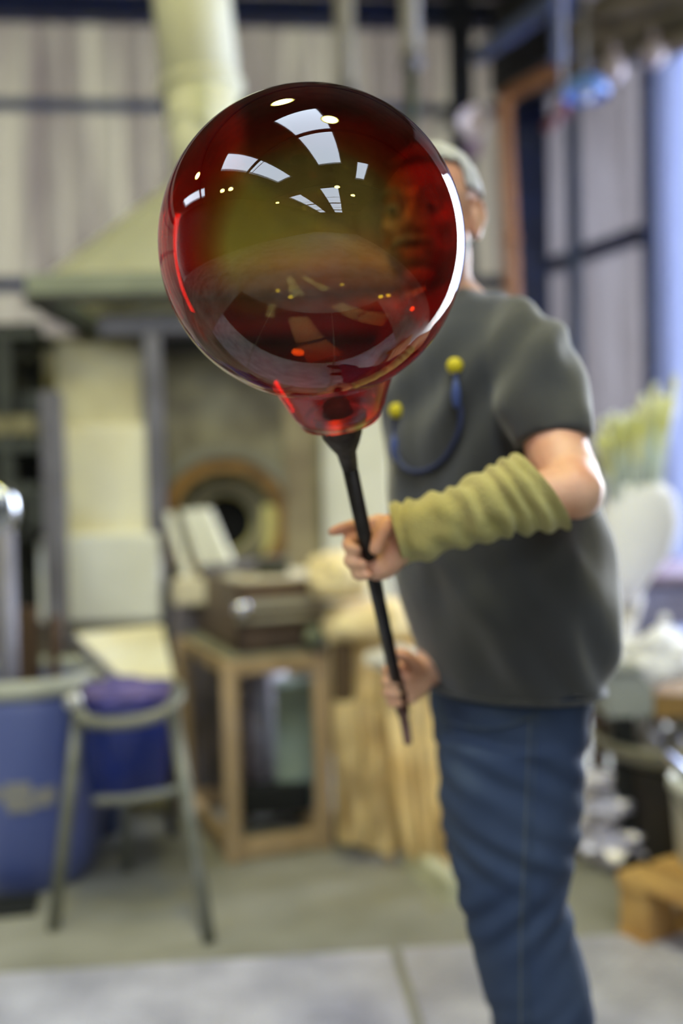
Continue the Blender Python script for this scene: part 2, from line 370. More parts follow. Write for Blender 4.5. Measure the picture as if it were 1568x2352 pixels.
# pendant lamps, seen as reflections in the glass
lampm = mat('lamp_glow', (255, 241, 110), .5, emit=65)
t0 = thing('pendant_lamp', 'yellow high-bay lamp under the roof at the left end of the hall', 'lamp', (0, 0, 0), 'high-bay lamps under the roof')
bm = NB(); ell(bm, (0, 0, -.03), (.21, .21, .07)); obj('bulb', bm, lampm, t0, True)
bm = NB(); lathe(bm, (0, 0, -.02), [(.24, 0), (.25, .0), (.19, .12), (.07, .2), (.001, .22)], 24); obj('reflector', bm, greyp, t0, True)
bm = NB(); cyl(bm, (0, 0, .18), (0, 0, .9), .012, seg=8); obj('rod', bm, greyp, t0, True)
LS = [(-4.6, 2.1, 4.7, 'yellow high-bay lamp above the exhaust hood side of the hall'), (-5.6, -1.2, 4.7, 'yellow high-bay lamp near the left wall'), (-5.1, -1.8, 4.7, 'yellow high-bay lamp beside the one near the left wall'),
      (-3.9, -8.2, 4.7, 'yellow high-bay lamp behind the viewer on the left'), (2.15, -4.7, 4.7, 'yellow high-bay lamp behind the viewer on the right'), (4.1, -5.7, 4.7, 'yellow high-bay lamp behind the viewer close to the right wall'),
      (-.6, 2.0, 4.7, 'yellow high-bay lamp above the glass globe'), (.5, .7, 4.7, 'yellow high-bay lamp above the viewer, beside a skylight')]
for i, (x, y, z, lb) in enumerate(LS):
    if i == 0: t0.location = (x, y, z); t0['label'] = lb
    else: dup(t0, (x, y, z), lb)
bpy.context.view_layer.update()

# ------------------------------------------------------------------ exhaust hood and flue
hoodm = mat('cream_hood_paint', (226, 226, 204), .5, c2=(216, 215, 192), scale=2)
hoodd = mat('sooty_steel', (52, 52, 52), .6, c2=(34, 32, 34), scale=5)
t = thing('exhaust_hood', 'cream sheet-metal exhaust hood tapering up to a round flue over the furnace', 'hood', at(480, 690, 4.5))
HB = [at(72, 668, 3.95), at(965, 668, 3.95)]; zb = HB[0].z; zb = 2.02
x0, x1, y0, y1 = HB[0].x, HB[1].x, 3.95, 5.15
tc_ = at(482, 420, 4.55); zt = tc_.z; tr = .17
bm = NB(); n = 32; bot = []; top = []
for k in range(n):
    a = 2 * PI * (k + .5) / n; c, s = math.cos(a), math.sin(a); q = 1 / max(abs(c), abs(s))
    bot.append(Vector(((x0 + x1) / 2 + c * q * (x1 - x0) / 2, (y0 + y1) / 2 + s * q * (y1 - y0) / 2, zb + .07)))
    top.append(Vector((tc_.x + c * tr, tc_.y + s * tr, zt)))
vb = [bm.verts.new(p) for p in bot]; vt = [bm.verts.new(p) for p in top]
for k in range(n): bm.faces.new((vb[k], vb[(k + 1) % n], vt[(k + 1) % n], vt[k]))
bmesh.ops.solidify(bm, geom=bm.faces[:], thickness=.01)
obj('canopy', bm, hoodm, t)
bm = NB()
for a, b in (((x0, y0), (x1, y0)), ((x1, y0), (x1, y1)), ((x1, y1), (x0, y1)), ((x0, y1), (x0, y0))): bar(bm, (a[0], a[1], zb + .035), (b[0], b[1], zb + .035), .08, .03)
obj('lip', bm, mat('grey_green_shade', (140, 146, 130), .5), t)  # shading along the hood's lower edge is put into the lip colour
bm = NB()
for a, b in (((x0, y0), (x1, y0)), ((x1, y0), (x1, y1)), ((x1, y1), (x0, y1)), ((x0, y1), (x0, y0))): bar(bm, (a[0], a[1], zb - .02), (b[0], b[1], zb - .02), .03, .05)
obj('support_frame', bm, hoodd, t)
bm = NB(); a = Vector((tc_.x, tc_.y, zt - .02)); k = at(462, 205, 4.55); e = at(432, -75, 4.55); tube(bm, [(a, .165), (k, .165)], 36, 1, 'flat'); obj('lower_flue', bm, hoodm, t, True)
bm = NB(); tube(bm, [(k, .178), (e, .178), (e + (e - k) * .35, .178)], 36, 1, 'flat'); obj('upper_flue', bm, hoodm, t, True)
for q, r in ((k, .195), (at(468, 285, 4.55), .178), (a, .19)):
    bm = NB(); ax = (k - a).normalized(); cyl(bm, q - ax * .015, q + ax * .015, r, seg=36); obj('flange', bm, hoodm, t, True)
bm = NB(); q = at(462, 235, 4.36); box(bm, q, (.07, .03, .16)); obj('inspection_hatch', bm, mat('pale_hatch', (214, 216, 184), .5), t, bevel=.005)

# ------------------------------------------------------------------ furnace
refr = mat('refractory_cream', (236, 232, 210), .85, c2=(222, 210, 164), scale=3.5, bump=.3, bscale=20, detail=8, lo=.45, hi=.75)
refg = mat('refractory_grey', (150, 145, 124), .9, c2=(98, 92, 80), scale=4.5, bump=.4, bscale=18, detail=8)
refy = mat('refractory_soiled', (206, 200, 168), .85, c2=(150, 142, 120), scale=3, bump=.3)
rust = mat('scorched_rust', (164, 124, 66), .85, c2=(106, 82, 52), scale=7, bump=.3)
refo = mat('refractory_olive', (140, 134, 104), .85, c2=(96, 90, 66), scale=7, bump=.3)
refl_ = mat('refractory_yellow', (200, 194, 128), .85, c2=(176, 168, 112), scale=6, bump=.3)
whiteb = mat('white_board', (234, 234, 226), .8, c2=(222, 222, 212), scale=4)
lav = mat('lavender_steel', (118, 116, 128), .5, .2, c2=(100, 98, 108))
black = mat('cavity_shade', (4, 4, 4), .95)
D0 = 4.25; fb = at(500, 1110, D0)
t = thing('furnace', 'cream refractory furnace with a round arched mouth under the exhaust hood', 'furnace', (fb.x, fb.y + .3, 0))
zfl = lambda d: 1110 + F_PX * CAM_H / d
bm = NB(); pbox(bm, 128, 322, 785, 985, 4.12, .5); obj('upper_pillar', bm, refy, t, bevel=.01)
bm = NB(); pbox(bm, 150, 352, 975, 1240, 4.05, .5); obj('middle_pillar', bm, refr, t, bevel=.01)
bm = NB(); pbox(bm, 86, 366, 1228, 1430, 3.95, .5); obj('lower_pillar', bm, whiteb, t, bevel=.015)
bm = NB(); pbox(bm, 90, 360, 1430, 1800, 3.98, .45); obj('plinth', bm, refg, t)
bm = NB(); pbox(bm, 338, 374, 770, 1440, 3.97, .05); obj('corner_angle', bm, lav, t)
# front wall with round hole
cx, cy, R0 = 518, 1200, 150
def ring_plate(r_in, outer, d0, d1):
    bm = NB(); N = 64; A = []
    for d in (d0, d1):
        I = [bm.verts.new(at(cx, cy, d) + Vector((math.cos(2 * PI * k / N) * r_in * D0 / F_PX, 0, math.sin(2 * PI * k / N) * r_in * D0 / F_PX))) for k in range(N)]
        O = []
        for k in range(N):
            c, s = math.cos(2 * PI * k / N), math.sin(2 * PI * k / N)
            if isinstance(outer, tuple):
                tx = (outer[1] - cx if c > 0 else cx - outer[0]) / max(abs(c), 1e-6); ty = (cy - outer[2] if s > 0 else outer[3] - cy) / max(abs(s), 1e-6); q = min(tx, ty)
            else: q = outer
            O.append(bm.verts.new(at(cx, cy, d) + Vector((c * q * D0 / F_PX, 0, s * q * D0 / F_PX))))
        A.append((I, O))
    (I, O), (I2, O2) = A
    for k in range(N):
        j = (k + 1) % N
        bm.faces.new((I[k], I[j], O[j], O[k])); bm.faces.new((I2[j], I2[k], O2[k], O2[j]))
        bm.faces.new((O[k], O[j], O2[j], O2[k])); bm.faces.new((I[j], I[k], I2[k], I2[j]))
    return bm
obj('front_wall', ring_plate(R0, (322, 735, 755, 1800), 4.25, 4.5), refg, t)
obj('scorched_ring', ring_plate(118, R0 + 2, 4.22, 4.5), rust, t)
obj('outer_arch_ring', ring_plate(92, 124, 4.30, 4.6), refo, t)
obj('middle_arch_ring', ring_plate(68, 100, 4.34, 4.6), refg, t)
obj('inner_arch_ring', ring_plate(62, 80, 4.38, 4.6), refl_, t)
bm = NB(); cyl(bm, at(cx, cy, 4.42), at(cx, cy, 4.6), .13, seg=40); obj('mouth_shade_plug', bm, black, t)  # solid plug; the darkness inside the mouth is put into its colour
bm = NB(); pbox(bm, 602, 645, 1160, 1290, 4.24, .2); obj('cheek_block', bm, refl_, t, bevel=.01)
obj('arch_lip', ring_plate(150, 176, 4.20, 4.3), mat('arch_lip_grey', (128, 126, 116), .8, c2=(110, 106, 92)), t)
bm = NB(); pbox(bm, 655, 728, 930, 1440, 4.16, .4); obj('right_jamb', bm, mat('tan_plaster', (150, 140, 116), .85, c2=(124, 112, 94), scale=4), t, bevel=.01)
bm = NB(); pbox(bm, 735, 900, 940, 1480, 4.2, .5); obj('right_panel', bm, whiteb, t, bevel=.01)
bm = NB(); pbox(bm, 726, 742, 930, 1480, 4.14, .05); obj('right_angle', bm, refo, t)
bm = NB(); pbox(bm, 110, 900, 765, 1800, 4.66, .6); obj('rear_body', bm, refg, t)
bm = NB(); pbox(bm, 225, 900, 716, 762, 4.0, .12); obj('header_beam', bm, lav, t, bevel=.005)
bm = NB(); pbox(bm, 300, 900, 762, 800, 4.12, .3); obj('soot_lintel', bm, hoodd, t)
bm = NB(); pbox(bm, 395, 740, 1328, 1388, 3.75, .5); obj('ledge', bm, mat('dusty_ledge', (226, 218, 192), .8, c2=(200, 188, 160)), t, bevel=.01)
bm = NB(); pbox(bm, 400, 735, 1390, 1830, 4.02, .2); obj('ledge_base', bm, mat('lilac_plinth', (160, 150, 156), .8, c2=(120, 112, 112)), t)
# planks leaning at the mouth
for k, (xa, xb, lb) in enumerate(((372, 425, 'first cream fire board leaning before the furnace mouth, beside the grey steel angle'), (418, 492, 'middle cream fire board leaning before the furnace mouth'), (462, 548, 'widest white fire board leaning across the black furnace mouth'))):
    bm = NB(); w = (10, 14, 21)[k]; a = at((386, 428, 462)[k], (1178, 1172, 1168)[k], 3.98); b = at((433, 484, 532)[k], 1330, 3.90)
    z = (b - a); x = Vector((w / F_PX * 3.9, 0, 0)); y = Vector((0, .04, 0))
    hexa(bm, [b - x, b + x, b + x + y, b - x + y, a - x, a + x, a + x + y, a - x + y])
    obj('fire_board', bm, whiteb, None, False, lb, 'board', 'fire boards leaning before the furnace mouth', bevel=.004)
bm = NB(); pbox(bm, 590, 660, 1285, 1328, 3.82, .12)
obj('fire_brick', bm, mat('charred_brick', (66, 66, 54), .9), None, False, 'dark charred brick on the furnace ledge right of the mouth', 'brick', bevel=.006)

# slanted cream panel with grey rod
bm = NB(); k = [at(165, 1470, 3.6), at(372, 1448, 3.6), at(400, 1580, 3.15), at(250, 1590, 3.15)]
hexa(bm, k + [p + Vector((0, .01, .02)) for p in k])
t = thing('sloping_panel', 'cream sheet panel sloping down behind the blue bucket, with a grey edge rod', 'panel', at(290, 1590, 3.3))
obj('sheet', bm, refr, t)
bm = NB(); tube(bm, [(at(165, 1462, 3.55), .013), (at(268, 1560, 3.1), .013)], 10, 1); obj('edge_rod', bm, lav, t, True)
bm = NB(); bar(bm, at(385, 1450, 3.55), Vector((at(385, 1450, 3.55).x, at(385, 1450, 3.55).y, 0)), .03); bar(bm, at(200, 1480, 3.6), Vector((at(200, 1480, 3.6).x, at(200, 1480, 3.6).y, 0)), .03); obj('leg', bm, hoodd, t)

# ------------------------------------------------------------------ rack of machinery at the left edge
rk = mat('rack_grey', (66, 70, 66), .5, .2, c2=(40, 42, 42), scale=6)
drk = mat('rack_black', (24, 27, 25), .6)
t = thing('machine_rack', 'dark steel rack with gauges and shelves at the left edge beside the furnace', 'rack', (at(30, 1110, 3.9).x, 4.0, 0))
def vpost(px, d, w, m, y0=760, nm='upright'):
    a = at(px, y0, d); bm = NB(); bar(bm, (a.x, a.y, 0), a, w); obj(nm, bm, m, t)
vpost(10, 3.9, .05, rk); vpost(118, 3.85, .07, lav, 900); vpost(-90, 3.9, .05, rk)
bm = NB(); pbox(bm, -120, 100, 745, 1440, 4.35, .05); obj('back_panel', bm, drk, t)
for k, (y, h, m) in enumerate(((955, 45, refo), (1010, 30, rk), (1110, 40, rk), (1220, 22, drk), (760, 18, rk), (1440, 24, rk))):
    bm = NB(); pbox(bm, -110, 82 if k else 70, y, y + h, 3.88, .4); obj('shelf', bm, m, t, bevel=.004)
bm = NB(); pbox(bm, 52, 118, 1130, 1215, 3.84, .25); obj('control_box', bm, rk, t, bevel=.006)
bm = NB(); pbox(bm, 45, 100, 900, 955, 3.95, .2); obj('gauge_box', bm, rk, t, bevel=.006)
t = thing('chrome_elbow_pipe', 'pipe with a shiny chrome elbow standing at the left edge', 'pipe', (at(12, 1110, 3.3).x, 3.3, 0))
bm = NB(); q = at(8, 1200, 3.3); cyl(bm, (q.x, q.y, 0), q, .035, seg=16); obj('riser', bm, lav, t, True)
bm = NB(); tube(bm, [(q, .042), (at(12, 1165, 3.3), .045), (at(0, 1140, 3.3), .045), (at(-50, 1130, 3.3), .042)], 16); obj('elbow', bm, mat('chrome', (200, 205, 215), .15, 1), t, True)
# wooden offcuts behind barrel
wb = mat('dark_wood', (88, 66, 46), .7, c2=(64, 48, 36), scale=10, stretch=(1, 1, .2))
t = thing('wooden_crate', 'dark brown wooden crate standing behind the blue barrel at the left edge', 'crate', (at(40, 1110, 3.45).x, 3.5, 0))
for (xa, xb) in ((-40, -6), (-2, 30), (34, 66), (70, 88)):
    bm = NB(); pbox(bm, xa, xb, 1395, 1640, 3.42, .03); obj('board', bm, wb, t, bevel=.003)
bm = NB(); pbox(bm, 112, 136, 1418, 1640, 3.45, .05); obj('end_post', bm, wb, t)
bm = NB(); pbox(bm, -40, 136, 1640, 1962, 3.46, .05); obj('lower_board', bm, drk, t)

# ------------------------------------------------------------------ blue barrel
DB = 3.2; c = at(38, 1110, DB); cB = Vector((c.x, DB + .02, 0)); rB = .19
plb = mat('blue_plastic', (104, 112, 160), .4, c2=(72, 84, 138), scale=2, stretch=(1, 1, .3))
t = thing('blue_barrel', 'large worn blue plastic barrel with a pale rim and faded yellow marking', 'barrel', cB)
pr = [(.001, .0), (.17, .0), (.19, .02), (.215, .12), (.235, .3), (.236, .36), (.232, .48), (.222, .58), (.215, .63), (.205, .63), (.21, .58), (.21, .3), (.18, .05), (.001, .04)]
kx = 1.08
bm = NB(); lathe(bm, cB, [(a * kx, b) for a, b in pr], 48); obj('body', bm, plb, t, True)
bm = NB(); lathe(bm, cB, [(.245, .615), (.25, .63), (.248, .665), (.235, .672), (.222, .66), (.222, .615)], 48, close=True); obj('rim', bm, mat('pale_plastic_rim', (172, 174, 160), .4), t, True)
# faded lettering, illegible stroke marks curved on the body
bm = NB(); ym = mat('faded_yellow_paint', (136, 134, 130), .6)
def onb(a, z, r=.2565): return cB + Vector((math.sin(a) * r, -math.cos(a) * r, z))
def stroke(P, w=.014):
    for (a0, z0), (a1, z1) in zip(P, P[1:]):
        p, q = onb(a0, z0), onb(a1, z1); bar(bm, p, q, w, .003)
for a0, a1, z0, z1 in ((-.62, -.42, .30, .36), (-.40, -.12, .285, .375), (-.06, .02, .33, .35), (.06, .36, .29, .375), (.40, .62, .30, .345)):
    for k in range(6):
        z = z0 + (z1 - z0) * k / 6; e = .03 * math.sin(k * 2.3 + a0 * 9); stroke([(a0 + e + (a1 - a0) * q / 4, z) for q in range(5)], .018)
obj('worn_marking', bm, ym, t)
t = thing('navy_cylinder', 'dark navy cylinder half hidden behind the blue barrel', 'drum', (at(150, 1110, 3.55).x, 3.62, 0))
bm = NB(); b0 = t.location; lathe(bm, b0, [(.001, 0), (.16, 0), (.17, .02), (.17, .48), (.16, .5), (.001, .5)], 32); obj('body', bm, mat('deep_navy', (22, 36, 68), .45), t, True)  # plain dark navy cylinder behind the barrel
bm = NB(); lathe(bm, b0, [(.172, .3), (.18, .31), (.172, .32)], 32, close=True); obj('hoop', bm, mat('deep_navy', (22, 36, 68)), t, True)

# ------------------------------------------------------------------ bucket stand with blue bucket
sg = mat('worn_grey_steel', (128, 128, 120), .5, .3, c2=(100, 102, 90), scale=8)
cS = Vector((at(290, 1110, 2.95).x, 3.05, 0))
t = thing('bucket_stand', 'grey steel stand with splayed legs carrying a blue bucket', 'stand', cS)
legs = [(at(182, 1640, 2.85), at(118, 2000, 2.82)), (at(395, 1620, 2.9), at(478, 2035, 2.72)), (at(288, 1700, 3.25), at(290, 1968, 3.25))]
for a, b in legs:
    bm = NB(); b.z = 0.002; tube(bm, [(a, .020), (a.lerp(b, .5), .019), (b, .019)], 12, 1, 'flat'); obj('leg', bm, sg, t, True)
bm = NB(); rp = [at(165, 1610, 2.84), at(200, 1655, 2.80), at(290, 1660, 2.78), at(380, 1635, 2.80), at(410, 1590, 2.9), at(380, 1570, 3.2), at(200, 1580, 3.2), at(165, 1610, 2.84)]
tube(bm, [(p, .019) for p in rp], 10, 5); obj('rim_hoop', bm, sg, t, True)
bm = NB(); tube(bm, [(at(222, 1838, 2.86), .014), (at(300, 1835, 2.84), .014), (at(405, 1815, 2.84), .014)], 10, 3); obj('lower_brace', bm, sg, t, True)
bm = NB(); ell(bm, at(168, 1610, 2.82), .026); obj('corner_knob', bm, mat('pale_steel_knob', (190, 190, 186), .3, .5), t, True)
t = thing('blue_bucket', 'deep blue plastic bucket sitting in the grey steel stand', 'bucket', at(298, 1825, 3.02))
bb = at(296, 1822, 3.02); bm = NB(); lathe(bm, bb, [(.001, 0), (.10, 0), (.112, .01), (.148, .28), (.155, .3), (.150, .305), (.14, .28), (.105, .02), (.001, .02)], 40)
obj('body', bm, mat('royal_blue_plastic', (14, 44, 130), .35, c2=(10, 34, 108)), t, True)
bm = NB(); lathe(bm, bb, [(.150, .285), (.160, .29), (.160, .305), (.150, .308)], 40, close=True); obj('rim', bm, mat('purple_blue_plastic', (58, 58, 136), .4), t, True)
bm = NB(); R = random.Random(3)
g = bmesh.ops.create_icosphere(bm, subdivisions=4, radius=1)['verts']; c0 = bb + Vector((0, 0, .31))
for v in g:
    k = 1 + .25 * noise.noise(v.co * 2.5); v.co = c0 + Vector((v.co.x * .135 * k, v.co.y * .135 * k, v.co.z * .035 * k + .012 * noise.noise(v.co * 5)))
obj('cloth_bundle', bm, mat('violet_cloth', (66, 62, 130), .9, c2=(110, 96, 140), scale=14), None, True, 'crumpled violet blue cloth on top of the blue bucket', 'cloth')

# ------------------------------------------------------------------ wooden stand with steel box
wd = mat('pale_timber', (182, 156, 120), .65, c2=(150, 126, 90), scale=9, stretch=(1, 1, .2), bump=.1)
D = 3.3
t = thing('timber_stand', 'open timber frame stand carrying the brown steel box', 'stand', (at(630, 1110, D).x, 3.6, 0))
FL = at(527, 1535, D); FR = at(735, 1520, 3.42); BL = at(420, 1452, 3.85); BR = at(650, 1440, 3.97); zt = .70
TOP = []
for p in (FL, FR, BR, BL): TOP.append(Vector((p.x, p.y, .665)))
for p in TOP:
    bm = NB(); bar(bm, (p.x, p.y, 0), p, .055); obj('leg', bm, wd, t, bevel=.003)
for a, b in zip(TOP, TOP[1:] + TOP[:1]):
    bm = NB(); bar(bm, a + Vector((0, 0, -.02)), b + Vector((0, 0, -.02)), .05, .04); obj('top_rail', bm, wd, t, bevel=.003)
    bm = NB(); bar(bm, (a.x, a.y, .035), (b.x, b.y, .035), .06, .045); obj('bottom_rail', bm, wd, t, bevel=.003)
bm = NB(); hexa(bm, TOP + [p + Vector((0, 0, .018)) for p in TOP]); obj('tabletop', bm, mat('dusty_grey_top', (142, 140, 120), .7, c2=(120, 118, 100)), t, bevel=.003)
bm = NB(); pbox(bm, 560, 575, 1560, 1960, 3.7, .05); obj('inner_upright', bm, wb, t)
# things inside the stand
bm = NB(); q = at(690, 1110, 3.62); box(bm, (q.x - .03, q.y + .05, .3), (.16, .16, .44)); 
bmesh.ops.bevel(bm, geom=bm.edges[:], offset=.02, segments=2)
obj('green_can', bm, mat('pale_green_can', (164, 180, 158), .5, c2=(124, 140, 130), scale=6), None, False, 'pale green metal can inside the timber stand', 'can')
bm = NB(); q = at(590, 1110, 3.85); cyl(bm, (q.x, q.y + .1, .07), (q.x, q.y + .1, .58), .10)
obj('grey_canister', bm, mat('lilac_grey_can', (176, 170, 184), .5), None, True, 'lilac grey canister behind the timber stand frame', 'canister')
bm = NB(); q = at(600, 1110, 3.55); box(bm, (q.x, q.y + .02, .12), (.30, .08, .1), .2)
obj('dark_box', bm, drk, None, False, 'low dark box on the floor rails inside the timber stand', 'box', bevel=.005)
# steel box on top
bx_ = mat('brown_steel', (118, 98, 82), .45, .3, c2=(88, 74, 64), scale=5)
zt = .70; bl = Vector((at(560, 1110, D).x, 3.36, zt)); 
t = thing('steel_box', 'open brown steel box with front rails on top of the timber stand', 'box', at(620, 1515, 3.5))
A = [at(548, 1508, 3.34), at(748, 1500, 3.46), at(655, 1452, 4.0), at(452, 1452, 3.9)]
A = [Vector((p.x, p.y, .685)) for p in A]
Hh = .235
for i in range(4):
    a, b = A[i], A[(i + 1) % 4]; bm = NB(); hexa(bm, [a, b, b + (A[(i + 2) % 4] - b).normalized() * .02, a + (A[(i + 3) % 4] - a).normalized() * .02] + [p + Vector((0, 0, Hh * (1 if i != 1 else .9))) for p in [a, b, b + (A[(i + 2) % 4] - b).normalized() * .02, a + (A[(i + 3) % 4] - a).normalized() * .02]])
    obj('side_plate', bm, bx_, t)
bm = NB(); hexa(bm, A + [p + Vector((0, 0, .02)) for p in A]); obj('bottom_plate', bm, bx_, t)
for z in (.115, .165):
    bm = NB(); o_ = Vector((0, -.035, z)); bar(bm, A[0] + o_, A[1] + o_, .016 if z < .15 else .03, .02); obj('front_rail', bm, mat('bright_rail', (196, 190, 172), .35, .4), t, bevel=.003)
for k in (.04, .96):
    bm = NB(); q = A[0].lerp(A[1], k); bar(bm, q + Vector((0, 0, .14)), q + Vector((0, -.045, .14)), .02, .08); obj('rail_bracket', bm, bx_, t)
bm = NB(); ell(bm, A[0] + Vector((.02, -.055, .16)), .030); obj('glint_knob', bm, mat('polished_steel', (235, 235, 245), .12, 1), t, True)  # added ball standing in for a bright glint on the box
bm = NB(); q = A[1] + Vector((-.035, -.06, .05)); cyl(bm, q, q + Vector((0, -.05, 0)), .035, seg=18); obj('outlet', bm, mat('verdigris', (118, 124, 98), .5), t, True)
bm = NB(); tube(bm, [(A[3].lerp(A[2], .1) + Vector((.02, -.1, Hh + .01)), .022), (A[3].lerp(A[2], .9) + Vector((0, -.12, Hh + .03)), .022)], 12, 1)
obj('roller', bm, lav, t, True)

# ------------------------------------------------------------------ tan hide covers
tan = mat('tan_hide', (238, 220, 172), .8, c2=(214, 190, 138), scale=5, bump=.35, bscale=16)
tand = mat('tan_hide_shaded', (140, 112, 70), .85, c2=(110, 88, 56), scale=5)
t = thing('hide_stack', 'crumpled tan leather covers draped over a bench beside the timber stand', 'leather cover', (at(880, 1110, 3.35).x, 3.5, 0))
def cushion(px, py, d, rx, ry, rz_, rot, seed, nm, m=tan):
    bm = NB(); g = bmesh.ops.create_icosphere(bm, subdivisions=5, radius=1)['verts']; c = at(px, py, d); Rm = Matrix.Rotation(rot, 3, 'Y')
    for v in g:
        p = Vector([math.copysign(abs(q) ** .75, q) for q in v.co])
        k = 1 + .14 * noise.noise(v.co * 1.8 + Vector((seed, 0, 0))) + .06 * noise.noise(v.co * 5 + Vector((0, seed, 0)))
        v.co = c + Rm @ Vector((p.x * rx * k, p.y * ry * k, p.z * rz_ * k))
    obj(nm, bm, m, t, True)
cushion(775, 1322, 3.35, .105, .14, .075, .1, 1, 'upper_roll')
cushion(850, 1425, 3.38, .16, .16, .068, -.08, 2, 'middle_roll')
# hanging sheet with vertical folds and ragged lower edge
def drape(x0, x1, yt, yb, d, nm, seed, amp=.03, m=tan):
    bm = NB(); NX, NY = 70, 50; g = []
    for j in range(NY + 1):
        r = []
        for i in range(NX + 1):
            u, v = i / NX, j / NY
            x_0 = x0[0] + (x0[1] - x0[0]) * v; x_1 = x1[0] + (x1[1] - x1[0]) * v
            bot = yb[0] + (yb[1] - yb[0]) * u + 18 * noise.noise(Vector((u * 5, seed, 0)))
            px = x_0 + (x_1 - x_0) * u; py = yt + (bot - yt) * v
            f = amp * (.3 + .7 * v) * (math.sin(u * 17 + seed + 1.5 * noise.noise(Vector((u * 3, v * 2, seed)))) + .5 * math.sin(u * 31 + seed * 2)) + .03 * noise.noise(Vector((u * 4, v * 5, seed + 3)))
            p = at(px, py, d + f - .06 * math.sin(min(v * 4, PI / 2) )); r.append(bm.verts.new(p))
        g.append(r)
    for j in range(NY):
        for i in range(NX): bm.faces.new((g[j][i], g[j][i + 1], g[j + 1][i + 1], g[j + 1][i]))
    bmesh.ops.solidify(bm, geom=bm.faces[:], thickness=.006)
    return obj(nm, bm, m, t, True)
drape((752, 772), (965, 1035), 1440, (1935, 1985), 3.36, 'hanging_sheet', 2.0, .02)
drape((770, 785), (880, 905), 1600, (1930, 1975), 3.28, 'front_flap', 5.0, .014)
drape((880, 930), (1010, 1040), 1600, (1960, 2040), 3.2, 'right_flap', 7.0, .014)
bm = NB(); pbox(bm, 762, 812, 1480, 1615, 3.26, .04); obj('dark_brown_tab', bm, mat('dark_brown_leather', (78, 60, 38), .8), t, bevel=.01)  # dark brown tab in front of the tan sheet
bm = NB(); q = at(880, 1110, 3.6); box(bm, (q.x, 3.62, .32), (.34, .3, .64)); obj('bench_block', bm, wb, t)
t2 = thing('white_bag', 'small white bag lying over the tan leather covers behind the pipe end', 'bag', at(895, 1555, 3.1))
bm = NB(); g = bmesh.ops.create_icosphere(bm, subdivisions=4, radius=1)['verts']; c = at(900, 1512, 3.14)
for v in g: v.co = c + Vector((v.co.x * .082, v.co.y * .06, v.co.z * .032)) * (1 + .3 * noise.noise(v.co * 2))
obj('bag_body', bm, mat('white_cotton', (236, 232, 222), .8), t2, True)
bm = NB(); tube(bm, [(c + Vector((-.06, -.05, .02)), .006), (c + Vector((0, -.06, .05)), .006), (c + Vector((.06, -.05, .02)), .006)], 8); obj('handle', bm, mat('white_cotton', (236, 232, 222)), t2, True)
# pale block on the floor
bm = NB(); a = at(940, 1985, 3.25); b = at(1050, 2060, 2.95); a.z = b.z = .03; bar(bm, a, b, .09, .05)
obj('stone_block', bm, mat('pale_stone', (206, 206, 178), .7, c2=(180, 180, 156)), None, False, 'pale narrow block lying on the floor at the foot of the leather covers', 'block', bevel=.01)
bm = NB(); box(bm, (at(10, 2080, 2.95).x, 2.93, .012), (.18, .12, .02), .2)
obj('drain_cover', bm, drk, None, False, 'small black drain cover on the floor in front of the blue barrel', 'drain', bevel=.004)

# ------------------------------------------------------------------ right-hand side
pw = mat('pallet_wood', (196, 158, 96), .7, c2=(170, 130, 76), scale=8, stretch=(.3, 1, 1), bump=.1)
pc = at(1418, 2190, 2.73); pc.z = 0; Rz = math.radians(-60); Rm = Matrix.Rotation(Rz, 3, 'Z')
t = thing('wooden_pallet', 'light wooden pallet on the floor under the white bucket', 'pallet', pc)
def pl(u, v, z, s, nm, m=pw):
    bm = NB(); box(bm, pc + Rm @ Vector((u, v, z)), s, Rz); obj(nm, bm, m, t, bevel=.003)
for k in range(6): pl(.4, .05 + k * .13, .164, (.8, .10, .022), 'deck_board')
for u in (.05, .4, .75):
    pl(u, .38, .144, (.1, .76, .018), 'stringer_board')
    for v in (.06, .38, .70): pl(u, v, .075, (.10, .10, .12), 'block')
    pl(u, .38, .009, (.1, .76, .016), 'base_board')
t = thing('white_bucket', 'white plastic bucket standing on the wooden pallet at the edge', 'bucket', pc + Rm @ Vector((.12, .29, .175)))
bm = NB(); lathe(bm, t.location, [(.001, 0), (.12, 0), (.125, .01), (.14, .20), (.148, .205), (.148, .235), (.14, .237), (.134, .21), (.12, .02), (.001, .02)], 36); obj('body', bm, mat('white_plastic', (212, 214, 206), .4), t, True)
bm = NB(); tube(bm, [(t.location + Vector((-.145, 0, .21)), .004), (t.location + Vector((-.09, -.14, .12)), .004), (t.location + Vector((.09, -.14, .12)), .004), (t.location + Vector((.145, 0, .21)), .004)], 8); obj('handle', bm, sg, t, True)
# round steel tub on dark drum
tc2 = at(1566, 1700, 3.1)
t = thing('dark_drum', 'dark brown drum supporting the shallow steel tub on the right', 'drum', (tc2.x + .03, tc2.y + .1, 0))
zt2 = tc2.z - .02
bm = NB(); lathe(bm, t.location, [(.001, 0), (.17, 0), (.18, .01), (.20, zt2 - .1), (.205, zt2 - .06), (.001, zt2 - .06)], 40); obj('body', bm, mat('sooty_brown', (52, 44, 38), .6, c2=(36, 32, 30)), t, True)
bm = NB(); lathe(bm, t.location, [(.192, .3), (.2, .31), (.192, .32)], 40, close=True); obj('hoop', bm, hoodd, t, True)
bl = Vector((t.location.x, t.location.y, zt2 - .06))
t = thing('steel_tub', 'shallow round steel tub with a rolled olive rim on the dark drum', 'tub', bl)
bm = NB(); lathe(bm, bl, [(.001, 0), (.2, 0), (.26, .03), (.275, .07), (.265, .07), (.25, .035), (.19, .012), (.001, .012)], 48); obj('bowl', bm, mat('tub_steel', (150, 146, 132), .4, .5, c2=(120, 116, 100)), t, True)
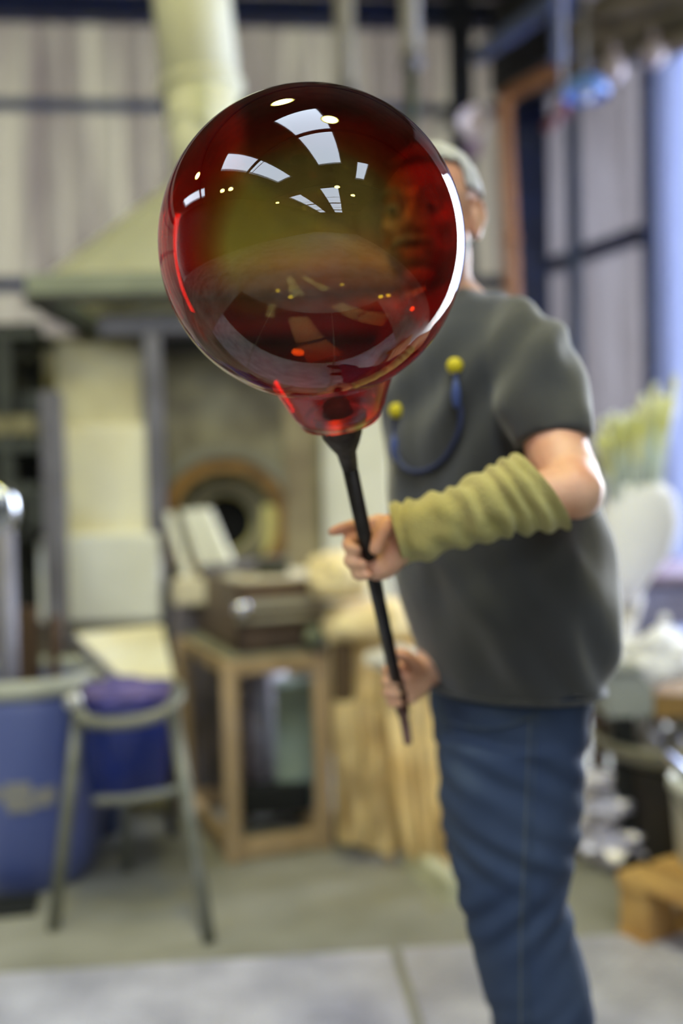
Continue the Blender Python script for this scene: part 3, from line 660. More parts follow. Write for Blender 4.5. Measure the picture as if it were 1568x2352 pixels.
bm = NB(); lathe(bm, bl + Vector((0, 0, .07)), [(.262, -.008), (.28, -.008), (.287, 0), (.28, .01), (.262, .01)], 48, close=True); obj('rolled_rim', bm, mat('olive_rim', (136, 132, 112), .45, .3), t, True)
R = random.Random(5)
for k in range(7):
    a = k * .9; q = bl + Vector((math.cos(a) * .13, math.sin(a) * .13, .05)); bm = NB()
    g = bmesh.ops.create_icosphere(bm, subdivisions=2, radius=1)['verts']; s = R.uniform(.03, .045)
    for v in g: v.co = q + v.co * s * (1 + .5 * noise.noise(v.co * 1.5 + Vector((k, 0, 0))))
    obj('glass_shard', bm, mat('cullet', (176, 170, 160), .2, c2=(110, 98, 84)), None, False, 'lump of clear broken glass in the shallow steel tub', 'glass lump', 'broken glass in the steel tub')
# strip clamp: bright rod over tub edge
bm = NB(); tube(bm, [(at(1530, 1735, 2.55), .014), (at(1600, 1800, 2.4), .014)], 10, 1); obj('bright_rod', bm, mat('chrome', (200, 205, 215)), None, True, 'bright steel rod jutting over the front of the steel tub', 'rod')
# crumpled foil pieces on floor / crates behind the jeans
foil = mat('crumpled_foil', (228, 226, 240), .35, .2, c2=(176, 172, 190), scale=12)
for k, (x, y, d, s, lb) in enumerate(((1365, 1790, 3.1, .05, 'topmost shiny crumpled foil lump beside the jeans'), (1395, 1850, 3.15, .075, 'silver crumpled foil lump in the middle of the pile beside the dark drum'), (1415, 1925, 3.2, .11, 'wide lilac foil lump low in the pile beside the dark drum'), (1440, 1965, 3.25, .10, 'lilac foil lump at the bottom of the pile on the floor'), (1350, 1890, 3.3, .06, 'small foil lump half behind the jeans'))):
    bm = NB(); g = bmesh.ops.create_icosphere(bm, subdivisions=3, radius=1)['verts']; c = at(x, y, d)
    for v in g: v.co = c + Vector((v.co.x, v.co.y, v.co.z * .55)) * s * (1 + .6 * noise.noise(v.co * 2.2 + Vector((k * 3, 0, 0))))
    obj('foil_lump', bm, foil, None, False, lb, 'foil')
bm = NB(); q = at(1420, 1110, 3.35); box(bm, (q.x, q.y + .12, .085), (.42, .4, .17), .1)
obj('floor_crate', bm, mat('brown_crate', (96, 84, 74), .7), None, False, 'low brown crate under the foil lumps beside the dark drum', 'crate', bevel=.006)
# bench, grey box, paper, wood
whitep = mat('bright_paper', (240, 240, 244), .7, c2=(230, 230, 238), scale=3)
t = thing('blue_grey_bench', 'blue-grey steel bench against the wall behind the paper', 'bench', (at(1540, 1110, 3.9).x, 4.1, 0))
bm = NB(); pbox(bm, 1462, 1760, 1338, 1436, 3.8, .7); obj('front_panel', bm, mat('lilac_steel', (124, 124, 152), .5, c2=(110, 108, 134)), t, bevel=.006)
bm = NB(); pbox(bm, 1450, 1780, 1322, 1338, 3.76, .78); obj('tabletop', bm, mat('mauve_top', (128, 108, 124), .5), t, bevel=.004)
for px in (1480, 1750):
    a = at(px, 1436, 3.85); bm = NB(); bar(bm, (a.x, a.y, 0), a, .05); obj('leg', bm, mat('lilac_steel', (124, 124, 152)), t)
t = thing('work_table', 'low table with a bright white top behind the steel tub', 'table', (at(1520, 1110, 3.3).x, 3.5, 0))
zt3 = at(1500, 1560, 3.3).z
bm = NB(); q = at(1570, 1110, 3.3); box(bm, (q.x + .0, 3.44, zt3), (.75, .46, .03), -.05); obj('tabletop', bm, whitep, t, bevel=.004)
for u, v in ((-.3, -.16), (.3, -.16), (-.3, .16), (.3, .16)):
    bm = NB(); box(bm, (q.x + u, 3.44 + v, zt3 / 2 - .01), (.04, .04, zt3 - .02)); obj('leg', bm, wb, t)
bm = NB(); pbox(bm, 1394, 1500, 1532, 1648, 3.0, .16)
bmesh.ops.bevel(bm, geom=bm.edges[:], offset=.012, segments=3)
t = thing('grey_tool_box', 'pale grey plastic box beside the shirt hem, next to the steel tub', 'box', at(1447, 1648, 3.05))
obj('body', bm, mat('pale_grey_plastic', (146, 150, 146), .5), t)
bm = NB(); pbox(bm, 1398, 1496, 1532, 1546, 2.985, .19); obj('lid', bm, mat('pale_grey_plastic', (146, 150, 146)), t, bevel=.004)
bm = NB(); a = at(1447, 1650, 3.06); bar(bm, (a.x, a.y + .08, a.z), (a.x, a.y + .08, 0), .06); obj('stand_post', bm, drk, t)
bm = NB(); pbox(bm, 1505, 1640, 1595, 1650, 3.0, .2)
obj('timber_block', bm, mat('ochre_block', (150, 118, 62), .7, c2=(126, 96, 50)), None, False, 'ochre timber block right of the pale grey box', 'block', bevel=.006)
for (x, y, d, sx_, sz_, sd, lb) in ((1512, 1508, 3.05, .100, .085, 3, 'large crumpled white plastic bag on the low work table'), (1432, 1502, 3.15, .042, .055, 8, 'small pale plastic bag beside the back of the T-shirt, left of the large white bag')):
    bm = NB(); g = bmesh.ops.create_icosphere(bm, subdivisions=5, radius=1)['verts']; c = at(x, y, d)
    for v in g: v.co = c + Vector((v.co.x * sx_, v.co.y * .09, v.co.z * sz_)) * (1 + .35 * noise.noise(v.co * 1.6 + Vector((sd, 0, 0))) + .08 * noise.noise(v.co * 6))
    t = thing('plastic_bag', lb, 'bag', at(x, y + 50, d)); obj('bag_body', bm, whitep, t, True)
    bm = NB(); q = c + Vector((0, 0, sz_ * .9)); tube(bm, [(q, .012), (q + Vector((.01, 0, .02)), .008), (q + Vector((.02, 0, .04)), .016)], 10, 3); obj('knot', bm, whitep, t, True)
# bundle of rods in a white sleeve
bc = at(1440, 1440, 3.4)
t = thing('rod_holder', 'white wrapped holder full of glass rods beside the man', 'holder', (bc.x, bc.y, 0))
bm = NB(); lathe(bm, (bc.x, bc.y, 0), [(.001, 0), (.12, 0), (.12, .02), (.03, .03), (.03, bc.z), (.055, bc.z + .1), (.001, bc.z + .1)], 24); obj('stand_foot', bm, mat('cream_pole', (198, 192, 182), .5), t, True)
bm = NB(); NX = 40; rr = []
for j, (py, xa, xb) in enumerate(((1385, 1425, 1462), (1320, 1392, 1500), (1270, 1385, 1542), (1200, 1380, 1560), (1140, 1392, 1548), (1112, 1408, 1525))):
    a, b = at(xa, py, 3.35), at(xb, py, 3.35); c = (a + b) / 2; h = (b - a).length / 2
    rr.append([c + Vector((math.cos(2 * PI * k / NX) * h, math.sin(2 * PI * k / NX) * h * .6, 0)) * (1 + .06 * noise.noise(Vector((k * .5, j, 0)))) for k in range(NX)])
loft(bm, rr); obj('paper_wrap', bm, whitep, t, True)
R = random.Random(11)
gl = mat('pale_glass_rod', (206, 218, 206), .25, c2=(220, 230, 222)); gy = mat('yellow_tip', (202, 204, 128), .4, c2=(226, 226, 190))
for k in range(26):
    s = k / 25; tx = 1378 + s * 178 + R.uniform(-10, 10); ty = 1000 - 95 * s + R.uniform(-35, 30); bx0 = 1400 + s * 110
    if k % 6 == 1: ty -= 40
    a = at(bx0, 1150, 3.35 + R.uniform(-.05, .05)); b = at(tx, ty, 3.35 + R.uniform(-.1, .1)); bm = NB()
    tube(bm, [(a, .009), (b, .009)], 8, 1, 'flat')
    o = obj('glass_rod', bm, gl, None, True, 'pale glass rod with a yellow tip standing in the white wrapped holder', 'rod', 'glass rods in the white holder')
    bm = NB(); dd = (b - a).normalized(); tube(bm, [(b - dd * .12, .012), (b - dd * .02, .013 + .01 * (k % 3 == 0))], 8, 1); obj('tip', bm, gy, o, True)

# ------------------------------------------------------------------ blown glass globe on its pipe
G = at(717, 568, 1.12); RG = .1712
PA = at(787, 1000, 1.225); PB = at(917, 1598, 1.56); PD = (PB - PA).normalized()
def pole_at(py):
    lo, hi = 0., 1.
    for _ in range(40):
        mid = (lo + hi) / 2; p = PA.lerp(PB, mid) - CPOS; y = 1176 - F_PX * p.dot(UPV) / p.dot(fwd)
        if y < py: lo = mid
        else: hi = mid
    return PA.lerp(PB, lo)
def glass(name, rough=.012):
    M = bpy.data.materials.new(name); M.use_nodes = True; nt = M.node_tree; n = nt.nodes; L = nt.links; n.remove(n['Principled BSDF'])
    lw = n.new('ShaderNodeLayerWeight'); lw.inputs[0].default_value = .5
    cr = n.new('ShaderNodeValToRGB'); e = cr.color_ramp.elements       # longer path through the wall: deeper red
    e[0].position = .16; e[0].color = (.50, .45, .22, 1); e[1].position = .85; e[1].color = (.60, .05, .045, 1)
    x = e.new(.27); x.color = (.42, .20, .07, 1); x = e.new(.42); x.color = (.48, .06, .03, 1)
    L.new(lw.outputs['Facing'], cr.inputs[0])
    # ruby colour collects towards the neck
    tc = n.new('ShaderNodeTexCoord'); sx = n.new('ShaderNodeVectorMath'); sx.operation = 'DOT_PRODUCT'
    ax = (PA - G).normalized(); sx.inputs[1].default_value = ax; L.new(tc.outputs['Object'], sx.inputs[0])
    nz = n.new('ShaderNodeTexNoise'); nz.inputs['Scale'].default_value = 9; nz.inputs['Detail'].default_value = 4
    L.new(tc.outputs['Object'], nz.inputs['Vector'])
    ad = n.new('ShaderNodeMath'); ad.operation = 'MULTIPLY_ADD'; L.new(nz.outputs[0], ad.inputs[0]); ad.inputs[1].default_value = .07; L.new(sx.outputs['Value'], ad.inputs[2])
    mr = n.new('ShaderNodeMapRange'); mr.inputs['From Min'].default_value = .05; mr.inputs['From Max'].default_value = .15; L.new(ad.outputs[0], mr.inputs['Value'])
    mx = n.new('ShaderNodeMix'); mx.data_type = 'RGBA'; L.new(mr.outputs[0], mx.inputs['Factor']); L.new(cr.outputs[0], mx.inputs['A']); mx.inputs['B'].default_value = (.72, .03, .04, 1)
    # the tint gets darker towards the top of the globe
    md = n.new('ShaderNodeMapRange'); md.inputs['From Min'].default_value = .05; md.inputs['From Max'].default_value = .15; md.inputs['To Min'].default_value = 1.1; md.inputs['To Max'].default_value = .45; sz = n.new('ShaderNodeSeparateXYZ'); L.new(tc.outputs['Object'], sz.inputs[0]); a2 = n.new('ShaderNodeMath'); a2.operation = 'MULTIPLY_ADD'; L.new(nz.outputs[0], a2.inputs[0]); a2.inputs[1].default_value = .05; L.new(sz.outputs['Z'], a2.inputs[2]); L.new(a2.outputs[0], md.inputs['Value'])
    mm = n.new('ShaderNodeVectorMath'); mm.operation = 'SCALE'; L.new(mx.outputs['Result'], mm.inputs[0]); L.new(md.outputs[0], mm.inputs['Scale'])
    tr = n.new('ShaderNodeBsdfTransparent'); L.new(mm.outputs[0], tr.inputs[0])
    gl = n.new('ShaderNodeBsdfGlossy'); gl.inputs['Roughness'].default_value = rough; gl.inputs[0].default_value = (1, 1, 1, 1)
    fr = n.new('ShaderNodeFresnel'); fr.inputs[0].default_value = 1.62
    # geometry: back faces use same thin-wall fresnel
    gm = n.new('ShaderNodeNewGeometry'); ior = n.new('ShaderNodeMapRange'); L.new(gm.outputs['Backfacing'], ior.inputs['Value']); ior.inputs['To Min'].default_value = 1.62; ior.inputs['To Max'].default_value = 1 / 1.62
    L.new(ior.outputs[0], fr.inputs[0])
    ms = n.new('ShaderNodeMixShader'); L.new(fr.outputs[0], ms.inputs[0]); L.new(tr.outputs[0], ms.inputs[1]); L.new(gl.outputs[0], ms.inputs[2])
    wv = n.new('ShaderNodeTexNoise'); wv.inputs['Scale'].default_value = 5; L.new(tc.outputs['Object'], wv.inputs['Vector'])
    bp = n.new('ShaderNodeBump'); bp.inputs['Strength'].default_value = .10; bp.inputs['Distance'].default_value = .01; L.new(wv.outputs[0], bp.inputs['Height'])
    L.new(bp.outputs[0], gl.inputs['Normal'])
    L.new(ms.outputs[0], n['Material Output'].inputs[0]); return M
ruby = glass('ruby_glass')
t = thing('glass_globe', 'large blown ruby glass globe on the end of a dark steel blowpipe', 'glass globe', G)
bm = NB(); ax = (PA - G).normalized(); prof = []; N = 60
hn = (PA - G).length
for k in range(N + 1):
    a = PI * k / N * .86
    prof.append((RG * math.sin(a), -RG * math.cos(a)))
r_, h_ = prof[-1]
# shoulder, funnel, neck
k0 = list(prof); prof = [(r_, h_), (r_ * .95, h_ + .010), (.064, h_ + .022), (.058, h_ + .038), (.049, h_ + .055), (.038, hn - .036), (.031, hn - .024), (.025, hn - .016)]
lathe(bm, G, k0, 96, ax)
obj('bubble', bm, ruby, t, True)
bm = NB(); lathe(bm, G, prof, 96, ax); obj('neck', bm, glass('ruby_neck_glass', .2), t, True)
bm = NB(); lathe(bm, G, [(.001, hn - .034), (.029, hn - .032), (.033, hn - .026), (.032, hn - .018), (.024, hn - .010), (.001, hn - .010)], 40, ax, close=True); obj('neck_ring', bm, mat('cooled_pink_glass', (150, 84, 80), .3, c2=(110, 50, 50), scale=40), t, True)
steel = mat('blowpipe_steel', (60, 58, 60), .38, .7, c2=(42, 40, 42), scale=20)
pipe = NB(); cyl(pipe, PA + PD * .03, PB + PD * .02, .0100, seg=24)
pp = obj('blowpipe', pipe, steel, t, True)
bm = NB(); lathe(bm, PA - PD * .014, [(.001, -.034), (.016, -.034), (.0195, -.02), (.0235, -.006), (.0255, -.002), (.025, .010), (.019, .026), (.0125, .040), (.0105, .064), (.001, .064)], 32, PD); obj('pipe_head', bm, mat('head_scale', (84, 78, 76), .6, .5, c2=(52, 48, 48), scale=40, bump=.4, bscale=120), pp, True)
bm = NB(); cyl(bm, PB + PD * .0, PB + PD * .045, .0125, .010, seg=18); obj('mouth_end', bm, mat('rust_brown', (96, 56, 44), .6), pp, True)
bm = NB(); tube(bm, [(PB + PD * .035, .007), (at(926, 1640, 1.58), .0075), (at(931, 1668, 1.585), .0075), (at(936, 1702, 1.58), .007)], 12, 4); obj('blow_hose', bm, mat('mauve_rubber', (116, 86, 84), .6), pp, True)

# ------------------------------------------------------------------ the man
skin = mat('skin', (226, 180, 152), .5, c2=(212, 154, 126), scale=14, bump=.1, bscale=180)
skin.node_tree.nodes['Principled BSDF'].inputs['Subsurface Weight'].default_value = .12
skin.node_tree.nodes['Principled BSDF'].inputs['Subsurface Radius'].default_value = (.02, .008, .004)
LV = Vector((.6, -.8, 0)); FV = Vector((-.8, -.6, 0))
feet = at(1230, 2352, 1.62); feet.z = 0
man = None
bm = NB()
HC = at(987, 505, 1.63)                                   # head centre
hf = Vector((-.40, -.90, -.05)).normalized(); hl = Vector((0, 0, 1)).cross(hf).normalized(); hu = hf.cross(hl)
# head local: x = his left, y = face, z up
HR = Matrix((-hl, hf, hu)).transposed() if False else Matrix((hl, hf, hu)).transposed()
if HR.determinant() < 0: HR = Matrix((-hl, hf, hu)).transposed()
sx = 1 if HR.col[0].dot(Vector((1, 0, 0))) > 0 else -1     # + local x towards his left (picture right)
def hp(x, y, z): return HC + HR @ Vector((x * sx, y, z))
def he(x, y, z, rx, ry, rz_): ell(bm, hp(x, y, z), (rx, ry, rz_), HR)
he(0, -.012, .03, .074, .094, .086); he(0, .012, -.02, .066, .078, .085); he(0, .03, -.065, .050, .056, .045)
he(0, .062, -.095, .026, .022, .02); he(0, .075, .018, .052, .018, .014)
he(0, .098, -.025, .013, .016, .014); tube(bm, [(hp(0, .085, .012), .008), (hp(0, .104, -.022), .011)], 10, 1)
he(-.009, .096, -.03, .009, .009, .008); he(.009, .096, -.03, .009, .009, .008)
he(0, .086, -.060, .024, .010, .006); he(0, .085, -.070, .020, .010, .007)
for s in (-1, 1):
    he(s * .04, .062, -.02, .02, .022, .02)
    he(s * .076, -.012, -.01, .008, .018, .031); tube(bm, [(hp(s * .078, .0, -.03), .005), (hp(s * .084, -.018, -.01), .006), (hp(s * .083, -.016, .016), .006), (hp(s * .077, .0, .02), .004)], 8, 3)
NK = at(1062, 745, 1.67)
tube(bm, [(hp(0, -.025, -.05), .058), (hp(0, -.035, -.11), .058), (NK, .064)], 16, 4)
# trunk
CH = at(1112, 900, 1.66); BE = at(1165, 1300, 1.67); PV = at(1180, 1600, 1.68)
TR = Matrix((LV, FV, Vector((0, 0, 1)))).transposed()
for c, r in ((CH, (.155, .105, .14)), (CH.lerp(BE, .5), (.15, .11, .16)), (BE, (.15, .12, .14)), (PV, (.135, .105, .10))): ell(bm, c, r, TR)
SL = at(1205, 800, 1.555); SR = CH + Vector((-.1, .13, .075))
tube(bm, [(NK + Vector((0, 0, -.03)), .06), (SL, .058)], 12, 1); tube(bm, [(NK + Vector((0, 0, -.03)), .06), (SR, .058)], 12, 1)
# left arm
hy = pole_at(1245); hd = (hy - CPOS).dot(fwd)
EL = at(1316, 1128, hd + .02); WR = at(932, 1236, hd + .022)
tube(bm, [(SL, .052), (at(1256, 930, 1.49), .046), (at(1280, 1040, 1.43), .0455), (at(1304, 1095, 1.40), .044)], 18)
tube(bm, [(at(1304, 1095, 1.40), .043), (EL, .040)], 16, 1); ell(bm, at(1322, 1128, 1.40), .040)
tube(bm, [(EL, .038), (at(1230, 1146, hd + .015), .041), (at(1120, 1174, hd + .015), .036), (at(1000, 1217, hd + .02), .030), (WR, .0265)], 18, squash=.9)
# hand on the pipe: offsets in px at the pipe's depth, last = metres behind the pipe
def hq(x, y, o): return at(x, y, hd + o)
for a, b, r0, r1 in (((930, 1222), (868, 1200), .020, .0125), ((930, 1232), (862, 1228), .020, .0135), ((928, 1245), (862, 1262), .020, .0135), ((926, 1262), (872, 1296), .018, .013)):
    tube(bm, [(hq(a[0], a[1], .022), r0), (hq((a[0] + b[0]) / 2, (a[1] + b[1]) / 2, .026), (r0 + r1) / 2), (hq(b[0], b[1], .026), r1)], 12, 3)
tube(bm, [(hq(915, 1262, .012), .021), (hq(885, 1300, .010), .018), (hq(866, 1312, .008), .014)], 12, 3)   # heel of the palm
def finger(P, r=.0088): tube(bm, [(hq(x, y, o), r * k) for (x, y, o), k in zip(P, (1.15, 1.02, .96, .80))], 12, 4)
finger([(868, 1200, .026), (828, 1203, .026), (792, 1212, .014), (764, 1221, .004)], .0088)
finger([(862, 1230, .026), (818, 1236, .022), (798, 1252, .002), (818, 1262, -.014)], .0092)
finger([(862, 1262, .026), (816, 1272, .018), (803, 1290, -.004), (832, 1296, -.019)], .0092)
finger([(872, 1296, .020), (828, 1306, .012), (820, 1320, -.008), (846, 1322, -.020)], .0082)
tube(bm, [(hq(915, 1215, .012), .018), (hq(890, 1205, .000), .0145), (hq(872, 1228, -.012), .0115), (hq(862, 1262, -.018), .0090)], 12, 4)
# right arm, forearm behind the shirt front, fist on the pipe's end
pe = PB + PD * -.01; pd_ = (pe - CPOS).dot(fwd)
RE = at(1060, 1350, 1.86); RWp = at(985, 1538, pd_ + .09)
tube(bm, [(SR, .052), (SR.lerp(RE, .5), .047), (RE, .042)], 14); tube(bm, [(RE, .041), (RE.lerp(RWp, .4), .043), (RWp, .028)], 14)
def rq(x, y, o): return at(x, y, pd_ + o)
for (a, b) in (((968, 1535), (938, 1530)), ((968, 1548), (934, 1556)), ((966, 1560), (934, 1580)), ((964, 1570), (938, 1602))):
    tube(bm, [(rq(a[0], a[1], .055), .02), (rq(b[0], b[1], .022), .013)], 12, 2)
def rf(P, r=.0092): tube(bm, [(rq(x, y, o), r * k) for (x, y, o), k in zip(P, (1.15, 1.05, .98, .82))], 12, 4)
rf([(938, 1532, .022), (905, 1534, .018), (890, 1540, -.004), (908, 1546, -.022)])
rf([(934, 1556, .022), (902, 1558, .018), (888, 1564, -.006), (908, 1570, -.023)])
rf([(934, 1580, .022), (904, 1584, .018), (890, 1590, -.006), (912, 1594, -.022)])
rf([(938, 1602, .022), (910, 1610, .016), (898, 1614, -.004), (916, 1616, -.018)], .0082)
tube(bm, [(rq(960, 1540, .035), .016), (rq(945, 1520, .005), .012), (rq(925, 1505, -.012), .0105), (rq(905, 1500, -.014), .008)], 12, 4)
# legs (under the jeans)
KL = at(1225, 2230, 1.60); KR = at(1185, 2150, 1.86)
AL = Vector((at(1245, 2352, 1.6).x + .02, 1.64, .09)); AR = Vector((at(1228, 2352, 1.92).x, 1.93, .09))
for a, k, z in ((at(1170, 1720, 1.64), KL, AL), (at(1140, 1720, 1.80), KR, AR)):
    tube(bm, [(a, .075), (a.lerp(k, .5), .065), (k, .052), (k.lerp(z, .4), .052), (z, .036)], 16)
    tube(bm, [(z + Vector((0, 0, -.03)), .035), (z + FV * .08 + Vector((0, 0, -.05)), .033), (z + FV * .16 + Vector((0, 0, -.06)), .028)], 12)
me = remesh(bm, .0036, 3)
man = obj('person', me, skin, None, True, 'grey-haired man in a dark grey T-shirt and jeans holding the blowpipe upright in both hands', 'person')

def fold(p, q, amp, sc, s=0.):
    return amp * noise.noise(Vector((p.x * sc, p.y * sc, p.z * sc * .7 + s)))
# T-shirt
rows = [(668, 1030, 1110, .9), (690, 1000, 1150, 1.), (735, 950, 1220, 1.), (800, 905, 1285, 1.), (900, 885, 1312, 1.), (1000, 885, 1330, 1.), (1100, 893, 1345, 1.), (1200, 905, 1358, 1.), (1300, 915, 1378, 1.), (1370, 926, 1395, 1.), (1430, 948, 1401, 1.), (1490, 962, 1392, 1.), (1545, 975, 1380, 1.), (1576, 982, 1370, 1.)]
bm = NB(); rr = []
for (y, l, r, k) in catmull(rows, 4):
    d = 1.655 + (y - 1100) * 2e-5; c = at((l + r) / 2, y, d); hw = (r - l) / 2 / F_PX * d; b = hw / 1.117; a = b * 1.3
    rr.append([c + LV * a * math.copysign(abs(math.cos(t_)) ** .9, math.cos(t_)) + FV * b * math.copysign(abs(math.sin(t_)) ** .9, math.sin(t_)) for t_ in [2 * PI * i / 48 for i in range(48)]])
loft(bm, rr)
tube(bm, [(at(1110, 790, 1.63), .07), (at(1190, 810, 1.56), .078), (at(1222, 880, 1.51), .078), (at(1252, 945, 1.475), .068), (at(1266, 985, 1.455), .062), (at(1272, 1022, 1.445), .060)], 28, 5, 'flat')
tube(bm, [(CH + Vector((0, 0, .08)), .07), (SR, .074), (SR.lerp(RE, .3), .068), (SR.lerp(RE, .5), .064)], 24, 5, 'flat')
def sf(p, q):
    v = fold(p, q, .013, 7) + fold(p, q, .008, 14, 4)
    # long diagonal creases below the arm and at the waist
    v += .007 * math.sin((p.z * 1.0 + p.x * 1.6) * 42 + 3 * noise.noise(p * 5)) * max(0, min(1, (1.28 - p.z) * 5)) * .6
    v += .005 * math.sin((p.x * 1.3 - p.z * .9) * 48 + 2.5 * noise.noise(p * 6)) * max(0, min(1, (p.z - 1.18) * 5))
    return v
me = remesh(bm, .0055, 4, sf)
shirtm = mat('charcoal_cotton', (48, 49, 52), .85, c2=(40, 42, 44), scale=4, bump=.15, bscale=240, sheen=.5)
ts = obj('t_shirt', me, shirtm, man, True)
# neckband and hem bands
def band(pxs, r, nm, m, close=False):
    bm = NB(); tube(bm, [(p, r) for p in pxs], 8, 4); obj(nm, bm, m, ts, True)
y, l, r = 1573, 981, 1371; d = 1.665; c = at((l + r) / 2, y, d); hw = (r - l) / 2 / F_PX * d; b = hw / 1.117; a = b * 1.3
band([c + LV * a * math.cos(2 * PI * i / 24) + FV * b * math.sin(2 * PI * i / 24) for i in range(25)], .004, 'hem', shirtm)
band([NK + Vector((0, 0, .035)) + LV * .066 * math.cos(2 * PI * i / 16) + FV * .062 * math.sin(2 * PI * i / 16) + Vector((0, 0, -.012 * math.sin(2 * PI * i / 16))) for i in range(17)], .007, 'neckband', shirtm)
# jeans
bm = NB(); rr = []
for (y, l, r) in catmull([(1520, 995, 1358), (1580, 988, 1360), (1660, 990, 1350), (1720, 1000, 1345)], 3):
    d = 1.67; c = at((l + r) / 2, y, d); hw = (r - l) / 2 / F_PX * d; b = hw / 1.117; a = b * 1.22
    rr.append([c + LV * a * math.cos(t_) + FV * b * math.sin(t_) for t_ in [2 * PI * i / 40 for i in range(40)]])
loft(bm, rr)
def leg(rows, d0, d1, y_end):
    rr = []; R_ = catmull(rows, 3)
    for (y, l, r) in R_:
        k = (y - R_[0][0]) / (R_[-1][0] - R_[0][0]); d = d0 + (d1 - d0) * k
        c = at((l + r) / 2, y, d); h = (r - l) / 2 / F_PX * d
        rr.append([c + Vector((math.cos(t_) * h, math.sin(t_) * h * .85, 0)) for t_ in [2 * PI * i / 32 for i in range(32)]])
    loft(bm, rr)
leg([(1690, 1004, 1347), (1800, 1012, 1343), (1900, 1024, 1330), (1980, 1034, 1319), (2060, 1046, 1312), (2140, 1064, 1328), (2220, 1088, 1344), (2300, 1112, 1350), (2360, 1136, 1352), (2500, 1165, 1352), (2650, 1180, 1350), (2790, 1185, 1345)], 1.625, 1.60, 0)
leg([(1690, 1000, 1300), (1800, 1008, 1290), (1900, 1018, 1270), (2000, 1042, 1255), (2100, 1075, 1265), (2200, 1105, 1285), (2400, 1140, 1300), (2560, 1150, 1300), (2660, 1152, 1300)], 1.80, 1.92, 0)
def jf(p, q):
    v = fold(p, q, .011, 7) + fold(p, q, .005, 16, 3)
    for zc, s in ((.56, .05), (.80, .05), (.3, .1), (.66, .05)):
        w = math.exp(-((p.z - zc) / s) ** 2); v += w * .0035 * math.sin((p.z * 1.5 + p.x * (1.0 if zc > .6 else -1.2)) * 70 + 2 * noise.noise(p * 7))
    return v
me = remesh(bm, .006, 4, jf)
denim = mat('blue_denim', (42, 58, 88), .85, c2=(60, 74, 99), scale=5, bump=.2, bscale=200, lo=.4, hi=.7)
je = obj('jeans', me, denim, man, True)
# side seam with stitches
from mathutils.bvhtree import BVHTree
tree = BVHTree.FromPolygons([je.data.vertices[i].co + man.location for i in range(len(je.data.vertices))], [tuple(p.vertices) for p in je.data.polygons])
def surf(px, py, lift):
    dr = (at(px, py, 1) - CPOS).normalized(); h = tree.ray_cast(CPOS, dr)
    return (h[0] - dr * lift) if h[0] else None
bm = NB(); pts = []
for k in range(26):
    y = 1640 + k * 31; x = 1232 - 22 * min(1, (y - 1640) / 500) + (y - 2140) * .03 * (y > 2140)
    p = surf(x, y, .000)
    if p: pts.append((p, .0022))
tube(bm, pts, 8, 3); obj('side_seam', bm, mat('seam_denim', (46, 62, 88), .8, c2=(62, 74, 92), scale=60), je, True)
bm = NB(); n_st = 0
for k in range(150):
    y = 1640 + k * 5; x = 1226 - 22 * min(1, (y - 1640) / 500) - 9
    p, q = surf(x, y, .001), surf(x, y + 3, .001)
    if p and q: bar(bm, p, q, .0016, .001)
o = obj('stitching', bm, mat('pale_thread', (120, 124, 110), .8), je); o['kind'] = 'stuff'
bm = NB(); pts = [surf(x, y, .001) for x, y in ((1000, 1640), (1060, 1668), (1140, 1672), (1200, 1655), (1235, 1635))]; tube(bm, [(p, .003) for p in pts if p], 8, 3); obj('pocket_seam', bm, mat('seam_denim', (64, 86, 116)), je, True)
# shoes
for z in (AL, AR):
    bm = NB(); tube(bm, [(z + Vector((0, 0, .03)), .05), (z + Vector((0, 0, -.03)), .056), (z + FV * .07 + Vector((0, 0, -.04)), .052), (z + FV * .17 + Vector((0, 0, -.05)), .044), (z + FV * .21 + Vector((0, 0, -.055)), .034)], 18)
    for v in bm.verts: v.co.z = max(v.co.z, .004)
    obj('shoe', bm, mat('black_leather', (28, 26, 26), .5), man, True)
# hair, beard, eyes
hairm = mat('grey_hair', (196, 196, 196), .7, c2=(160, 160, 158), scale=40, bump=.6, bscale=160, stretch=(1, 1, .3))
bm = NB(); g = bmesh.ops.create_icosphere(bm, subdivisions=6, radius=1)['verts']; dele = []
for v in g:
    x, y, z = v.co
    p = Vector((x * .081, y * .102 - .016, z * .094 + .032)); k = 1 + .02 * noise.noise(v.co * 9)
    face = (y > .42 and z < .52) or (z < -.35 and y > -.15) or (abs(x) > .75 and z < .05 and y > -.25) or z < -.92
    v.co = hp(p.x * k, p.y * k, p.z * k)
    if face: dele.append(v)
bmesh.ops.delete(bm, geom=dele, context='VERTS'); bmesh.ops.solidify(bm, geom=bm.faces[:], thickness=-.006)
obj('hair', bm, hairm, man, True)
bm = NB(); g = bmesh.ops.create_icosphere(bm, subdivisions=5, radius=1)['verts']; dele = []
for v in g:
    x, y, z = v.co; k = 1 + .03 * noise.noise(v.co * 12)
    if z > -.12 - .25 * max(0, y) + .1 * noise.noise(v.co * 5) or y < -.35 or (abs(x) < .34 and z > -.5): dele.append(v)
    v.co = hp(x * .068 * k, (y * .082 + .022) * k, z * .083 * k - .032)
bmesh.ops.delete(bm, geom=dele, context='VERTS'); bmesh.ops.solidify(bm, geom=bm.faces[:], thickness=-.006)
obj('beard', bm, hairm, man, True)
bm = NB(); tube(bm, [(hp(-.032, .088, -.052), .005), (hp(0, .100, -.045), .008), (hp(.032, .088, -.052), .005)], 10, 3); obj('moustache', bm, hairm, man, True)
